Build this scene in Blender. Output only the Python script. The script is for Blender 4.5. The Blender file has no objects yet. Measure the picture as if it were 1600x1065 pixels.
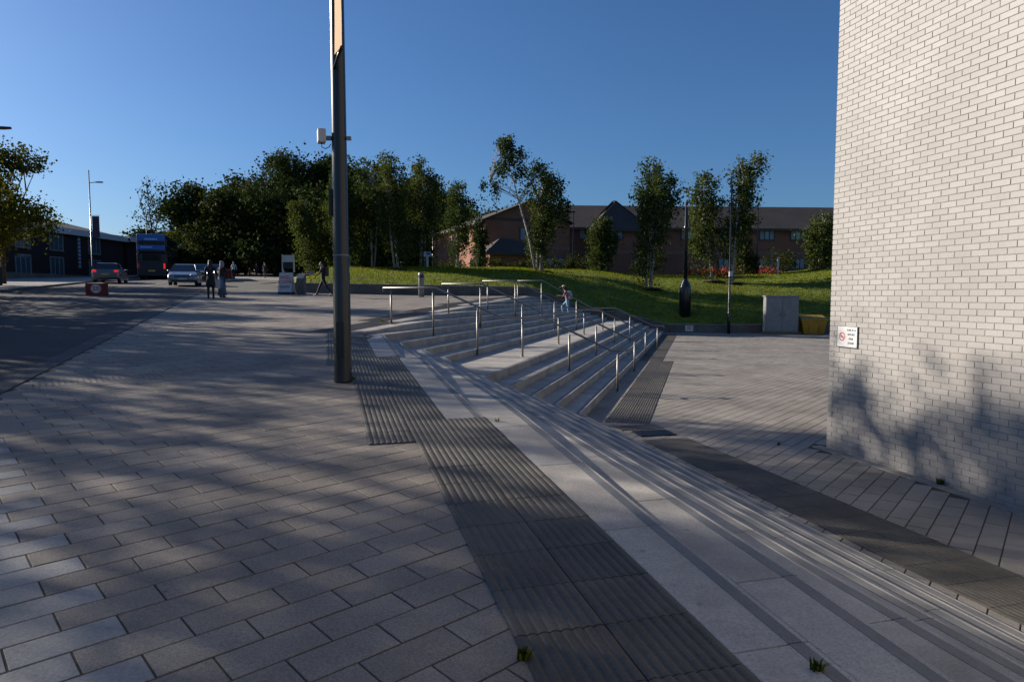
import bpy, bmesh, math, random
import numpy as np
from mathutils import Vector, Matrix

# ------------------------------------------------------------------ camera, sky, sun, exposure
scene = bpy.context.scene
COL = scene.collection
cam_d = bpy.data.cameras.new('camera'); cam = bpy.data.objects.new('camera', cam_d); COL.objects.link(cam)
cam_d.sensor_width = 36.0; cam_d.lens = 24.0; cam_d.clip_start = 0.05; cam_d.clip_end = 2500
cam.location = (0, 0, 0); cam.rotation_euler = (math.radians(90 - 3.84), 0, 0)
scene.camera = cam
SUN_EL = math.radians(21.5); SUN_AZ = math.radians(-67.0)      # azimuth from +Y towards +X
SUN_DIR = Vector((math.sin(SUN_AZ)*math.cos(SUN_EL), math.cos(SUN_AZ)*math.cos(SUN_EL), math.sin(SUN_EL)))
world = bpy.data.worlds.new('World'); scene.world = world; world.use_nodes = True
wn = world.node_tree.nodes; wl = world.node_tree.links
sky = wn.new('ShaderNodeTexSky'); sky.sky_type = 'NISHITA'; sky.sun_disc = False
sky.sun_elevation = SUN_EL; sky.sun_rotation = SUN_AZ
sky.altitude = 0; sky.air_density = 1.05; sky.dust_density = 0.9; sky.ozone_density = 9.0
wl.new(sky.outputs[0], wn['Background'].inputs[0]); wn['Background'].inputs[1].default_value = 0.066
sun_d = bpy.data.lights.new('sun', 'SUN'); sun_d.energy = 5.0; sun_d.angle = math.radians(0.53); sun_d.color = (1.0, 0.91, 0.785)
sun = bpy.data.objects.new('sun', sun_d); COL.objects.link(sun)
sun.rotation_euler = (-SUN_DIR).to_track_quat('-Z', 'Y').to_euler(); sun.location = SUN_DIR*60
vs = scene.view_settings; vs.view_transform = 'Standard'; vs.look = 'None'; vs.exposure = 0.72; vs.gamma = 1.0; vs.use_curve_mapping = False

rng = np.random.default_rng(7); random.seed(7)

# ------------------------------------------------------------------ helpers
def tag(o, label=None, cat=None, group=None, kind=None):
    if label: o['label'] = label
    if cat: o['category'] = cat
    if group: o['group'] = group
    if kind: o['kind'] = kind
    return o
def empty(name, loc=(0, 0, 0), rz=0.0, parent=None):
    o = bpy.data.objects.new(name, None); COL.objects.link(o); o.location = loc; o.rotation_euler = (0, 0, rz)
    o.empty_display_size = 0.2
    if parent: o.parent = parent
    return o
def thing(name, loc, label, cat, group=None, rz=0.0):
    return tag(empty(name, loc, rz), label, cat, group)
def link(name, me, parent=None, mat=None):
    o = bpy.data.objects.new(name, me); COL.objects.link(o)
    if parent: o.parent = parent
    if mat is not None and len(me.materials) == 0: me.materials.append(mat)
    return o
def copy_tree(o, parent=None):
    c = o.copy(); COL.objects.link(c); c.parent = parent
    for ch in list(o.children): copy_tree(ch, c)
    return c

class MB:
    """collects faces, builds ONE mesh object"""
    def __init__(s): s.v = []; s.f = []; s.m = []
    def add(s, vs, fs, mi=0):
        n = len(s.v); s.v.extend([tuple(p) for p in vs]); s.f.extend([tuple(i+n for i in q) for q in fs]); s.m.extend([mi]*len(fs)); return s
    def box(s, c, d, mi=0, rz=0.0, rot=None, taper=1.0):
        x, y, z = d[0]/2, d[1]/2, d[2]/2; M = rot if rot else Matrix.Rotation(rz, 3, 'Z'); c = Vector(c)
        P = [c + M @ Vector((a*x*(taper if e > 0 else 1), b*y*(taper if e > 0 else 1), e*z)) for e in (-1, 1) for a, b in ((-1, -1), (1, -1), (1, 1), (-1, 1))]
        return s.add(P, [(3, 2, 1, 0), (4, 5, 6, 7), (0, 1, 5, 4), (1, 2, 6, 5), (2, 3, 7, 6), (3, 0, 4, 7)], mi)
    def prism(s, lo, hi, mi=0):
        n = len(lo)
        return s.add(list(lo)+list(hi), [tuple(range(n-1, -1, -1)), tuple(range(n, 2*n))]+[(i, (i+1) % n, n+(i+1) % n, n+i) for i in range(n)], mi)
    def extr(s, prof, x0, x1, mi=0, axis='x'):
        """profile of (u,w) points extruded along an axis"""
        g = {'x': lambda t, u, w: (t, u, w), 'y': lambda t, u, w: (u, t, w), 'z': lambda t, u, w: (u, w, t)}[axis]
        return s.prism([g(x0, *p) for p in prof], [g(x1, *p) for p in prof], mi)
    def tube(s, path, rad, n=8, mi=0, cap=True):
        path = [Vector(p) for p in path]; rad = rad if isinstance(rad, (list, tuple)) else [rad]*len(path)
        base = len(s.v); k = len(path); up = None
        for i, p in enumerate(path):
            d = (path[min(i+1, k-1)]-path[max(i-1, 0)]).normalized()
            if up is None: up = Vector((0, 0, 1)) if abs(d.z) < .9 else Vector((1, 0, 0))
            a = d.cross(up).normalized(); b = a.cross(d).normalized(); up = b
            for j in range(n):
                t = 2*math.pi*j/n; q = p + (a*math.cos(t)+b*math.sin(t))*rad[i]; s.v.append(tuple(q))
        for i in range(k-1):
            for j in range(n):
                j2 = (j+1) % n; s.f.append((base+i*n+j, base+i*n+j2, base+(i+1)*n+j2, base+(i+1)*n+j)); s.m.append(mi)
        if cap:
            s.f.append(tuple(base+j for j in range(n-1, -1, -1))); s.f.append(tuple(base+(k-1)*n+j for j in range(n))); s.m += [mi, mi]
        return s
    def lathe(s, prof, c=(0, 0, 0), n=16, mi=0):
        base = len(s.v); k = len(prof)
        for r, z in prof:
            for j in range(n):
                t = 2*math.pi*j/n; s.v.append((c[0]+r*math.cos(t), c[1]+r*math.sin(t), c[2]+z))
        for i in range(k-1):
            for j in range(n):
                j2 = (j+1) % n; s.f.append((base+i*n+j, base+i*n+j2, base+(i+1)*n+j2, base+(i+1)*n+j)); s.m.append(mi)
        s.f.append(tuple(base+j for j in range(n-1, -1, -1))); s.f.append(tuple(base+(k-1)*n+j for j in range(n))); s.m += [mi, mi]
        return s
    def ball(s, c, r, n=8, mi=0):
        r = r if isinstance(r, (tuple, list)) else (r, r, r)
        pr = [(math.sin(math.pi*(i+.0)/n), -math.cos(math.pi*i/n)) for i in range(n+1)]
        base = len(s.v); m = 2*n
        for a, b in pr:
            a = max(a, .02)
            for j in range(m):
                t = 2*math.pi*j/m; s.v.append((c[0]+r[0]*a*math.cos(t), c[1]+r[1]*a*math.sin(t), c[2]+r[2]*b))
        for i in range(n):
            for j in range(m):
                j2 = (j+1) % m; s.f.append((base+i*m+j, base+i*m+j2, base+(i+1)*m+j2, base+(i+1)*m+j)); s.m.append(mi)
        return s
    def mesh(s, name, mats, smooth=False):
        me = bpy.data.meshes.new(name); me.from_pydata(s.v, [], s.f)
        for m in (mats if isinstance(mats, (list, tuple)) else [mats]): me.materials.append(m)
        if any(s.m): me.polygons.foreach_set('material_index', s.m)
        me.polygons.foreach_set('use_smooth', [smooth]*len(s.f))
        me.update(); return me
    def build(s, name, mats, parent=None, smooth=False, bevel=0):
        me = s.mesh(name, mats, smooth)
        if bevel:
            bm = bmesh.new(); bm.from_mesh(me)
            bmesh.ops.bevel(bm, geom=[e for e in bm.edges if len(e.link_faces) == 2 and e.calc_face_angle(0) > .5], offset=bevel, segments=2, profile=.5, affect='EDGES')
            bm.to_mesh(me); bm.free()
        return link(name, me, parent)
def B(): return MB()

def np_mesh(name, V, Fq, mat, nper=4):
    me = bpy.data.meshes.new(name); nf = len(Fq)
    me.vertices.add(len(V)); me.vertices.foreach_set('co', np.asarray(V, np.float32).ravel())
    me.loops.add(nf*nper); me.loops.foreach_set('vertex_index', np.asarray(Fq, np.int32).ravel())
    me.polygons.add(nf); me.polygons.foreach_set('loop_start', np.arange(nf, dtype=np.int32)*nper)
    me.polygons.foreach_set('loop_total', np.full(nf, nper, np.int32))
    me.polygons.foreach_set('use_smooth', np.zeros(nf, bool)); me.materials.append(mat); me.update(calc_edges=True); me.validate(); return me

# ------------------------------------------------------------------ materials
def nodes_of(name):
    m = bpy.data.materials.new(name); m.use_nodes = True; nt = m.node_tree; return m, nt.nodes, nt.links, nt.nodes['Principled BSDF']
def mat(name, col, rough=.6, metal=0.0, noise=None, amt=.25, bump=0.0, bscale=None, rand=0.0, spec=.5, speck=None, emit=None, coat=0.0, blotch=None, spots=False):
    """noise: scale of colour mottling; rand: variation from piece to piece; speck: (scale, threshold, colour); blotch: (scale, amount) large stains"""
    m, N, L, p = nodes_of(name)
    p.inputs['Roughness'].default_value = rough; p.inputs['Metallic'].default_value = metal; p.inputs['Specular IOR Level'].default_value = spec
    p.inputs['Coat Weight'].default_value = coat
    tc = N.new('ShaderNodeTexCoord'); geo = N.new('ShaderNodeNewGeometry')
    rgb = N.new('ShaderNodeRGB'); rgb.outputs[0].default_value = (*col, 1); cur = rgb.outputs[0]
    def scaled(cur, fac):
        mx = N.new('ShaderNodeVectorMath'); mx.operation = 'SCALE'; L.new(cur, mx.inputs[0]); L.new(fac, mx.inputs['Scale']); return mx.outputs[0]
    def rng_node(src, lo, hi, a=0.0, b=1.0):
        mr = N.new('ShaderNodeMapRange'); L.new(src, mr.inputs[0]); mr.inputs[1].default_value = a; mr.inputs[2].default_value = b
        mr.inputs[3].default_value = lo; mr.inputs[4].default_value = hi; return mr.outputs[0]
    pos = geo.outputs['Position']
    if noise:
        t = N.new('ShaderNodeTexNoise'); t.inputs['Scale'].default_value = noise; t.inputs['Detail'].default_value = 4; L.new(pos, t.inputs['Vector'])
        cur = scaled(cur, rng_node(t.outputs[0], 1-amt, 1+amt, .25, .75))
    if blotch:
        t = N.new('ShaderNodeTexNoise'); t.inputs['Scale'].default_value = blotch[0]; t.inputs['Detail'].default_value = 6; t.inputs['Roughness'].default_value = .65; L.new(pos, t.inputs['Vector'])
        cur = scaled(cur, rng_node(t.outputs[0], 1-blotch[1], 1+blotch[1]*.5, .35, .7))
    if rand:
        oi = N.new('ShaderNodeObjectInfo'); ad = N.new('ShaderNodeMath'); ad.operation = 'ADD'
        L.new(oi.outputs['Random'], ad.inputs[0]); L.new(geo.outputs['Random Per Island'], ad.inputs[1])
        fr = N.new('ShaderNodeMath'); fr.operation = 'FRACT'; L.new(ad.outputs[0], fr.inputs[0])
        cur = scaled(cur, rng_node(fr.outputs[0], 1-rand, 1+rand))
    if speck:
        t = N.new('ShaderNodeTexNoise'); t.inputs['Scale'].default_value = speck[0]; t.inputs['Detail'].default_value = 2; L.new(pos, t.inputs['Vector'])
        f = rng_node(t.outputs[0], 0, 1, speck[1], speck[1]+.05)
        mx = N.new('ShaderNodeMix'); mx.data_type = 'RGBA'; L.new(f, mx.inputs[0]); L.new(cur, mx.inputs[6]); mx.inputs[7].default_value = (*speck[2], 1); cur = mx.outputs[2]
    if spots:       # trodden-in gum and drips
        v = N.new('ShaderNodeTexVoronoi'); v.inputs['Scale'].default_value = 3.4; v.inputs['Randomness'].default_value = 1; L.new(pos, v.inputs['Vector'])
        cur = scaled(cur, rng_node(v.outputs['Distance'], .62, 1.0, .035, .075))
    L.new(cur, p.inputs['Base Color'])
    if bump:
        t = N.new('ShaderNodeTexNoise'); t.inputs['Scale'].default_value = bscale or 60; t.inputs['Detail'].default_value = 3; L.new(pos, t.inputs['Vector'])
        b = N.new('ShaderNodeBump'); b.inputs['Strength'].default_value = bump; b.inputs['Distance'].default_value = .01; L.new(t.outputs[0], b.inputs['Height']); L.new(b.outputs[0], p.inputs['Normal'])
    if emit:
        p.inputs['Emission Color'].default_value = (*emit[0], 1); p.inputs['Emission Strength'].default_value = emit[1]
    return m
def leaf_mat(name, col, var=.35, transl=.3, hue=(1.25, .95, .6)):
    m, N, L, p = nodes_of(name); geo = N.new('ShaderNodeNewGeometry')
    mx = N.new('ShaderNodeMix'); mx.data_type = 'RGBA'; L.new(geo.outputs['Random Per Island'], mx.inputs[0])
    mx.inputs[6].default_value = tuple(c*(1-var) for c in col)+(1,)
    mx.inputs[7].default_value = tuple(min(1, c*h*(1+var)) for c, h in zip(col, hue))+(1,)
    L.new(mx.outputs[2], p.inputs['Base Color']); p.inputs['Roughness'].default_value = .85; p.inputs['Specular IOR Level'].default_value = .08
    tr = N.new('ShaderNodeBsdfTranslucent'); sc = N.new('ShaderNodeVectorMath'); sc.operation = 'MULTIPLY'; L.new(mx.outputs[2], sc.inputs[0]); sc.inputs[1].default_value = (1.3, 1.25, .6)
    L.new(sc.outputs[0], tr.inputs['Color']); ms = N.new('ShaderNodeMixShader'); ms.inputs[0].default_value = transl
    L.new(p.outputs[0], ms.inputs[1]); L.new(tr.outputs[0], ms.inputs[2]); L.new(ms.outputs[0], N['Material Output'].inputs[0]); return m

M_PAVE = mat('granite paver', (.245, .208, .170), .75, noise=95, amt=.34, bump=.25, bscale=140, rand=.13, speck=(260, .62, (.10, .09, .085)), blotch=(.9, .34), spots=True)
M_PAVE_L = mat('pale grey paver', (.265, .26, .25), .75, noise=75, amt=.24, bump=.22, bscale=120, rand=.09, speck=(260, .64, (.16, .16, .165)), blotch=(1.1, .26), spots=True)
M_PAVE_LOW = mat('lower granite paver', (.26, .232, .20), .75, noise=80, amt=.26, bump=.2, bscale=140, rand=.1, speck=(240, .64, (.13, .12, .11)), blotch=(.7, .3), spots=True)
M_JOINT = mat('sand joint', (.055, .048, .036), .95, noise=40, amt=.5)
M_CORD = mat('dark corduroy paving', (.080, .070, .056), .7, noise=60, amt=.25, bump=.15, bscale=150, rand=.2, blotch=(2.2, .36), spots=True)
M_STEP = mat('pale step granite', (.40, .368, .325), .65, noise=70, amt=.2, bump=.12, bscale=150, rand=.06, speck=(150, .63, (.15, .14, .13)), blotch=(1.6, .34), spots=True)
M_STRIP = mat('dark contrast strip', (.155, .155, .155), .6, noise=90, amt=.2, bump=.1, blotch=(3, .2))
M_BRICK = mat('cream white brick', (.285, .271, .259), .6, noise=30, amt=.05, bump=.12, bscale=90, rand=.075, blotch=(.8, .12))
M_MORTAR = mat('brown grey mortar', (.235, .203, .176), .95, noise=50, amt=.25)
M_CONC = mat('weathered concrete', (.15, .131, .110), .85, noise=12, amt=.2, bump=.25, bscale=40, blotch=(1.0, .35))
M_CONC_L = mat('pale coping concrete', (.25, .232, .205), .8, noise=14, amt=.18, bump=.2, bscale=40, rand=.06, blotch=(1.2, .25))
M_STEEL = mat('brushed stainless steel', (.30, .285, .265), .55, 1.0, noise=30, amt=.1)
M_GRASS = mat('mown grass', (.115, .155, .007), .9, noise=1.3, amt=.4, bump=.8, bscale=14, blotch=(.25, .35))
M_SOIL = mat('bark mulch soil', (.05, .03, .02), .95, noise=14, amt=.5, bump=.6, bscale=30)
M_ROAD = mat('worn red brown asphalt', (.034, .0275, .029), .85, noise=60, amt=.25, bump=.2, bscale=120, blotch=(.35, .35))
M_SETT = mat('dark setts', (.055, .052, .055), .85, noise=30, amt=.3, bump=.3, bscale=50)
M_GROUND = mat('woodland floor', (.06, .06, .025), .95, noise=.8, amt=.5, bump=.5, bscale=6)
M_DKMETAL = mat('dark painted steel', (.010, .011, .014), .27, .0, noise=12, amt=.2, spec=.6, bump=.03)
M_GREYMETAL = mat('grey painted steel', (.22, .23, .235), .45, noise=6, amt=.1, blotch=(2, .15))
M_WHITE = mat('white paint', (.5, .5, .49), .5, noise=8, amt=.06)
M_BLACK = mat('black plastic', (.018, .018, .02), .5)

# ------------------------------------------------------------------ the lie of the land
P0 = np.array([-.2009, 3.4636]); YAW = math.radians(-74.93)
Vd = np.array([math.cos(YAW), math.sin(YAW)]); Ad = -Vd; Ud = np.array([-Vd[1], Vd[0]])     # Ad: up the slope beside the steps, Ud: to the right
FA = math.radians(15.3); Df = np.array([math.sin(FA), math.cos(FA)]); Nf = np.array([math.cos(FA), -math.sin(FA)])   # the long far flight
RISE = .157; ZL = -2.30
LEV = [ZL + RISE*k for k in range(20)]
NB = {1: (3.54, .02), 2: (3.12, .02), 3: (2.73, .02), 4: (2.33, .02), 5: (1.93, .02), 6: (1.53, .02), 7: (1.17, .015), 8: (.77, .004), 9: (.44, .004)}
FC = {1: -2.05, 2: -2.47, 3: -2.89, 4: -3.31, 5: -3.82}
for k in range(6, 20): FC[k] = -5.40 - .46*(k-6)
def sm(x, a, b):
    t = np.clip((np.asarray(x, float)-a)/(b-a), 0, 1); return t*t*(3-2*t)
def zu(x, y):
    y = np.asarray(y, float); x = np.asarray(x, float)
    z = -1.506 + .0416*np.minimum(y, 118) - .0081*np.clip(x, -90, 40)
    return z - .016*np.maximum(0, y-27)*sm(x, -16, -3)*(1-sm(y, 70, 90)) - .0
def ab2(a, b): return P0 + Ad*a + Ud*b
def nb(k, a): return NB[k][0] + NB[k][1]*a
def near_pt(k, a): return ab2(a, nb(k, a))
def far_pt(k, s): return Nf*FC[k] + Df*s
def ab_of(x, y):
    dx = x-P0[0]; dy = y-P0[1]; return dx*Ad[0]+dy*Ad[1], dx*Ud[0]+dy*Ud[1]
def cs_of(x, y): return x*Nf[0]+y*Nf[1], x*Df[0]+y*Df[1]
def corner(k):
    b0, s = NB[k]; c0 = P0@Nf; a = (FC[k]-c0-b0*(Ud@Nf))/((Ad@Nf)+s*(Ud@Nf)); return a, near_pt(k, a)
CORN = {k: corner(k) for k in NB}
A9, A8 = 7.85, 3.13                     # where the ninth and the eighth step die into the sloping plaza
def near_back(a): return .05 if a > A9 else (.40 if a > A8 else .80)
S_END = 42.0
def ktop(s):
    k = 9
    while k < 17:
        p = far_pt(k+1, s)
        if zu(p[0], p[1]) > LEV[k]+.012: k += 1
        else: break
    return k
def in_stairs(x, y, m=.0):
    a, b = ab_of(x, y); c, s = cs_of(x, y)
    if b < near_back(a)+m: return False
    return c > FC[ktop(s)+1]+m

# kerb-side frame of the road: n metres to the left of its near edge, s metres along it
RD = np.array([math.cos(math.radians(110.5)), math.sin(math.radians(110.5))]); RN = np.array([-RD[1], RD[0]]); R0 = np.array([-6.2, 8.22])
def rd(s, n): return R0 + RD*s + RN*n
def rd_of(x, y): d = np.stack([np.asarray(x)-R0[0], np.asarray(y)-R0[1]]); return d[0]*RD[0]+d[1]*RD[1], d[0]*RN[0]+d[1]*RN[1]

def grid_sheet(name, xs, ys, zf, material, keep=None, smooth=True):
    xs = np.asarray(xs); ys = np.asarray(ys); X, Y = np.meshgrid(xs, ys, indexing='ij'); Z = zf(X, Y)
    V = np.stack([X, Y, Z], -1).reshape(-1, 3); ny = len(ys); F = []
    i, j = np.meshgrid(np.arange(len(xs)-1), np.arange(ny-1), indexing='ij'); i = i.ravel(); j = j.ravel()
    F = np.stack([i*ny+j, (i+1)*ny+j, (i+1)*ny+j+1, i*ny+j+1], -1)
    if keep is not None:
        cx = (xs[i]+xs[i+1])/2; cy = (ys[j]+ys[j+1])/2
        F = F[np.array([keep(a, b) for a, b in zip(cx, cy)])]
        used = np.unique(F); re = -np.ones(len(V), int); re[used] = np.arange(len(used)); V = V[used]; F = re[F]
    me = np_mesh(name, V, F, material)
    if smooth: me.polygons.foreach_set('use_smooth', [True]*len(me.polygons))
    return link(name, me)
def rngs(*seg):
    out = []
    for a, b, st in seg: out += list(np.arange(a, b-1e-6, st))
    return np.array(out+[seg[-1][1]])

# far retaining wall, from the upper plaza down the end of the steps to the lower plaza
WL = [(-12.3, 38.4), (-6.0, 39.4), (-.8, 40.4), (2.2, 41.0), (4.6, 41.4), (6.2, 41.6), (9.7, 41.9), (15.0, 41.3), (22.0, 40.4), (34.0, 38.5)]
def wall_y(x): return np.interp(x, [p[0] for p in WL], [p[1] for p in WL])
def wall_base(x):
    return np.interp(x, [-12.3, .6, 4.6, 6.2, 9.2, 34], [.14, -.07, -1.50, -1.515, ZL, ZL])
def wall_top(x): return np.interp(x, [-12.3, .6, 1.3, 4.9, 6.3, 9.6, 34], [.70, .50, .43, -.93, -.95, -1.76, -1.74])

def zground(x, y):
    zl = zu(x, y) - .35
    zr = np.where(y > 56, 1.75, -2.7)
    w = sm(x, -17, -11); return np.minimum(zl*(1-w)+zr*w, np.where(y > 56, 9, zl))
tag(grid_sheet('ground', rngs((-900, -100, 80), (-100, -20, 8), (-20, -8, 1.5), (-8, 100, 9), (100, 900, 80)), rngs((-300, -20, 40), (-20, 55, 5), (55, 58, 3), (58, 130, 8), (130, 1500, 100)), zground, M_GROUND), kind='structure')

def keep_up(x, y):
    if x > -12.3 and y > wall_y(x)+.12: return False
    if y > 38.4 and x > -12.3-(y-38.4)*.36: return False
    return not in_stairs(x, y, .04)
upper = tag(grid_sheet('upper_plaza', rngs((-80, -16, 4), (-16, -9, 1), (-9, 9, .25)), rngs((-8, -3, 1), (-3, 42, .25), (42, 130, 4)), lambda x, y: zu(x, y)-.0038, M_JOINT, keep_up), kind='structure')
lower = MB()
lower.add([(-6, -8, ZL-.006), (60, -8, ZL-.006), (60, 43, ZL-.006), (-6, 43, ZL-.006)], [(0, 1, 2, 3)])
lower = tag(lower.build('lower_plaza', M_JOINT), kind='structure')

# ------------------------------------------------------------------ pavers
def slope_basis(e1, e2):
    """3x3 whose columns follow the sloping plaza"""
    g = np.array([-.0081, .0416])
    a = np.array([*e1, e1@g]); b = np.array([*e2, e2@g]); n = np.cross(a, b); n /= np.linalg.norm(n); return np.stack([a, b, n], 1)
def paver_geo(l, w, h=.03, ch=.002):
    x, y = l/2, w/2
    V = [(-x, -y, -h), (x, -y, -h), (x, y, -h), (-x, y, -h), (-x, -y, -ch), (x, -y, -ch), (x, y, -ch), (-x, y, -ch),
         (-x+ch, -y+ch, 0), (x-ch, -y+ch, 0), (x-ch, y-ch, 0), (-x+ch, y-ch, 0)]
    F = [(8, 9, 10, 11)] + [(i, (i+1) % 4, 4+(i+1) % 4, 4+i) for i in range(4)] + [(4+i, 4+(i+1) % 4, 8+(i+1) % 4, 8+i) for i in range(4)]
    return np.array(V), np.array(F)
def visible(x, y, z, mg=.12):
    c, s = math.cos(math.radians(3.84)), math.sin(math.radians(3.84)); d = y*c-z*s
    if d < .3: return False
    u = abs(x/d)*24/18; v = (y*s+z*c)/d*24/18
    return u < 1+mg and abs(v) < .666+mg
def lay_pavers(parent, mats, ang, origin, l, w, gap, zf, basis, region, which, nmax, xr, yr):
    e1 = np.array([math.cos(ang), math.sin(ang)]); e2 = np.array([-e1[1], e1[0]])
    V, F = paver_geo(l-gap, w-gap); Ms = []
    for i, m in enumerate(mats):
        me = np_mesh('paver', V, F, m); Ms.append(me)
    cand = []
    cs = [np.array([x, y])-origin for x in xr for y in yr]; u = [c@e1 for c in cs]; v = [c@e2 for c in cs]
    for j in range(int(min(v)/w)-1, int(max(v)/w)+2):
        for i in range(int(min(u)/l)-2, int(max(u)/l)+2):
            p = origin + e1*((i+.5+(.5 if j % 2 else 0))*l) + e2*((j+.5)*w)
            if not (xr[0] < p[0] < xr[1] and yr[0] < p[1] < yr[1]) or not region(p[0], p[1]): continue
            cand.append((p[0], p[1], which(p[0], p[1], e1)))
    vis = sorted([c for c in cand if visible(c[0], c[1], float(zf(c[0], c[1])), .05)], key=lambda c: c[1]**2+.3*c[0]**2)
    front = set(vis[:nmax]); R = np.eye(4); rest = {i: [] for i in range(len(mats))}
    for c in cand:
        x, y, k = c; z = float(zf(x, y)) + random.uniform(-.0015, .0015)
        bs = basis(e1, e2) @ np.array(Matrix.Rotation(random.uniform(-.003, .003), 3, 'Z') @ Matrix.Rotation(random.uniform(-.004, .004), 3, 'X'))
        if c in front:
            o = bpy.data.objects.new('paver', Ms[k]); COL.objects.link(o); o.parent = parent
            M4 = np.eye(4); M4[:3, :3] = bs; M4[:3, 3] = (x, y, z); o.matrix_local = Matrix(M4.tolist())
        else: rest[k].append(V@bs.T+np.array([x, y, z]))
    for k, r in rest.items():
        if r:
            n = len(r); VV = np.concatenate(r); FF = (F[None]+12*np.arange(n)[:, None, None]).reshape(-1, 4)
            tag(link('paver_field', np_mesh('paver_field', VV, FF, mats[k]), parent), kind='stuff')
def reg_up(x, y):
    s, n = rd_of(x, y)
    if n > -.12 or s > 40: return False
    if x > -12.3 and y > wall_y(x)-.1: return False
    a, b = ab_of(x, y)
    if a < A9-.2 and b > near_back(a)-.12: return False
    bl = 0.0 if a < 2.4 else (-.4 if a < 7.3 else -.75)
    if bl+.24 < b < bl+.6 and a < 12: return False
    return not in_stairs(x, y, -.05)
lay_pavers(upper, [M_PAVE, M_PAVE_L], math.radians(42.2), np.array([-1.26, 3.26]),   .4, .2, .009, zu, slope_basis, reg_up,
           lambda x, y, e1: 1 if (x*e1[0]+y*e1[1] < .50) else 0, 298, (-15, 4), (1.2, 41))
def reg_low(x, y):
    a, b = ab_of(x, y); c, s = cs_of(x, y)
    if b < 3.3 or c < -2.2: return False
    if x > 4.6 and y < 10.4 and x > 4.76+(10.22-y)*.2303-.14: return False
    return y < wall_y(x)
flat = lambda e1, e2: np.stack([np.array([*e1, 0]), np.array([*e2, 0]), np.array([0, 0, 1.])], 1)
lay_pavers(lower, [M_PAVE_LOW], math.radians(51), np.array([5.09, 8.11]), .4, .2, .012, lambda x, y: ZL, flat, reg_low, lambda x, y, e: 0, 298, (1, 20), (2.5, 42))

# ------------------------------------------------------------------ ribbed warning tiles
def cord_mesh():
    T = .394; prof = [(-T/2, -.03), (T/2, -.03), (T/2, 0)]
    for i in range(7, -1, -1):
        c = -T/2+(i+.5)*T/8
        prof += [(c+.0195, 0), (c+.013, .0042), (c+.005, .0056), (c-.005, .0056), (c-.013, .0042), (c-.0195, 0)]
    prof += [(-T/2, 0)]
    b = MB(); b.extr([(u, w) for u, w in prof], -T/2, T/2, 0, 'x'); return b.mesh('corduroy_tile', M_CORD)
ME_CORD = cord_mesh()
def cord_tile(parent, p, d, z, sloped):
    e1 = np.array(d); e2 = np.array([-e1[1], e1[0]])
    bs = slope_basis(e1, e2) if sloped else flat(e1, e2)
    bs = bs @ np.array(Matrix.Rotation(random.uniform(-.006, .006), 3, 'Z') @ Matrix.Rotation(random.uniform(-.004, .004), 3, 'Y'))
    o = bpy.data.objects.new('corduroy_tile', ME_CORD); COL.objects.link(o); o.parent = parent
    M4 = np.eye(4); M4[:3, :3] = bs; M4[:3, 3] = (p[0], p[1], z+random.uniform(-.001, .001)); o.matrix_local = Matrix(M4.tolist())
for lo_, hi_, b0 in ((-2.0, 3.2, 0.0), (2.4, 7.85, -.4), (7.2, 12.3, -.75)):
    for i in range(int(round((hi_-lo_)/.4))):
        for j in (0, 1):
            a = lo_+.2+.4*i; b = b0+.2+.4*j
            if b0 > -.1 and a > 3.2: continue
            if b0 == -.4 and j == 1 and a < 3.2: continue       # the strip steps sideways here
            p = ab2(a, b); cord_tile(upper, p, Ad, float(zu(*p))+.006, True)
s = float(CORN[9][1]@Df)-.1
while s < 41.2:
    k = ktop(s)
    for j in (0, 1):
        p = Nf*(FC[k+1]-.02-.2-.4*j)+Df*s
        if p[1] < wall_y(p[0])-.2: cord_tile(upper, p, Df, float(zu(*p))+.006, True)
    s += .4
for i in range(27):
    for j in (0, 1):
        a = -3+.4*i; p = ab2(a, 3.94+.02*a+.2+.4*j)
        if not (2.05 < p[0] < 2.75 and 10.9 < p[1] < 11.6): cord_tile(lower, p, Ad, ZL+.005, False)
for i in range(72):
    for j in (0, 1):
        s = 12.5+.4*i; c = -1.62 if s < 24.5 else -2.0
        if j == 0 and 16 < s < 24.5: c = -1.62
        p = Nf*(c+.2+.4*j)+Df*s
        if p[1] < wall_y(p[0])-.1: cord_tile(lower, p, Df, ZL+.005, False)
MB().box((2.36, 11.25, ZL+.004), (.62, .42, .03), rz=.2).build('access_cover', mat('dark cast iron', (.02, .022, .03), .5, .6, bump=.4, bscale=60), lower, bevel=.004)

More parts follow.
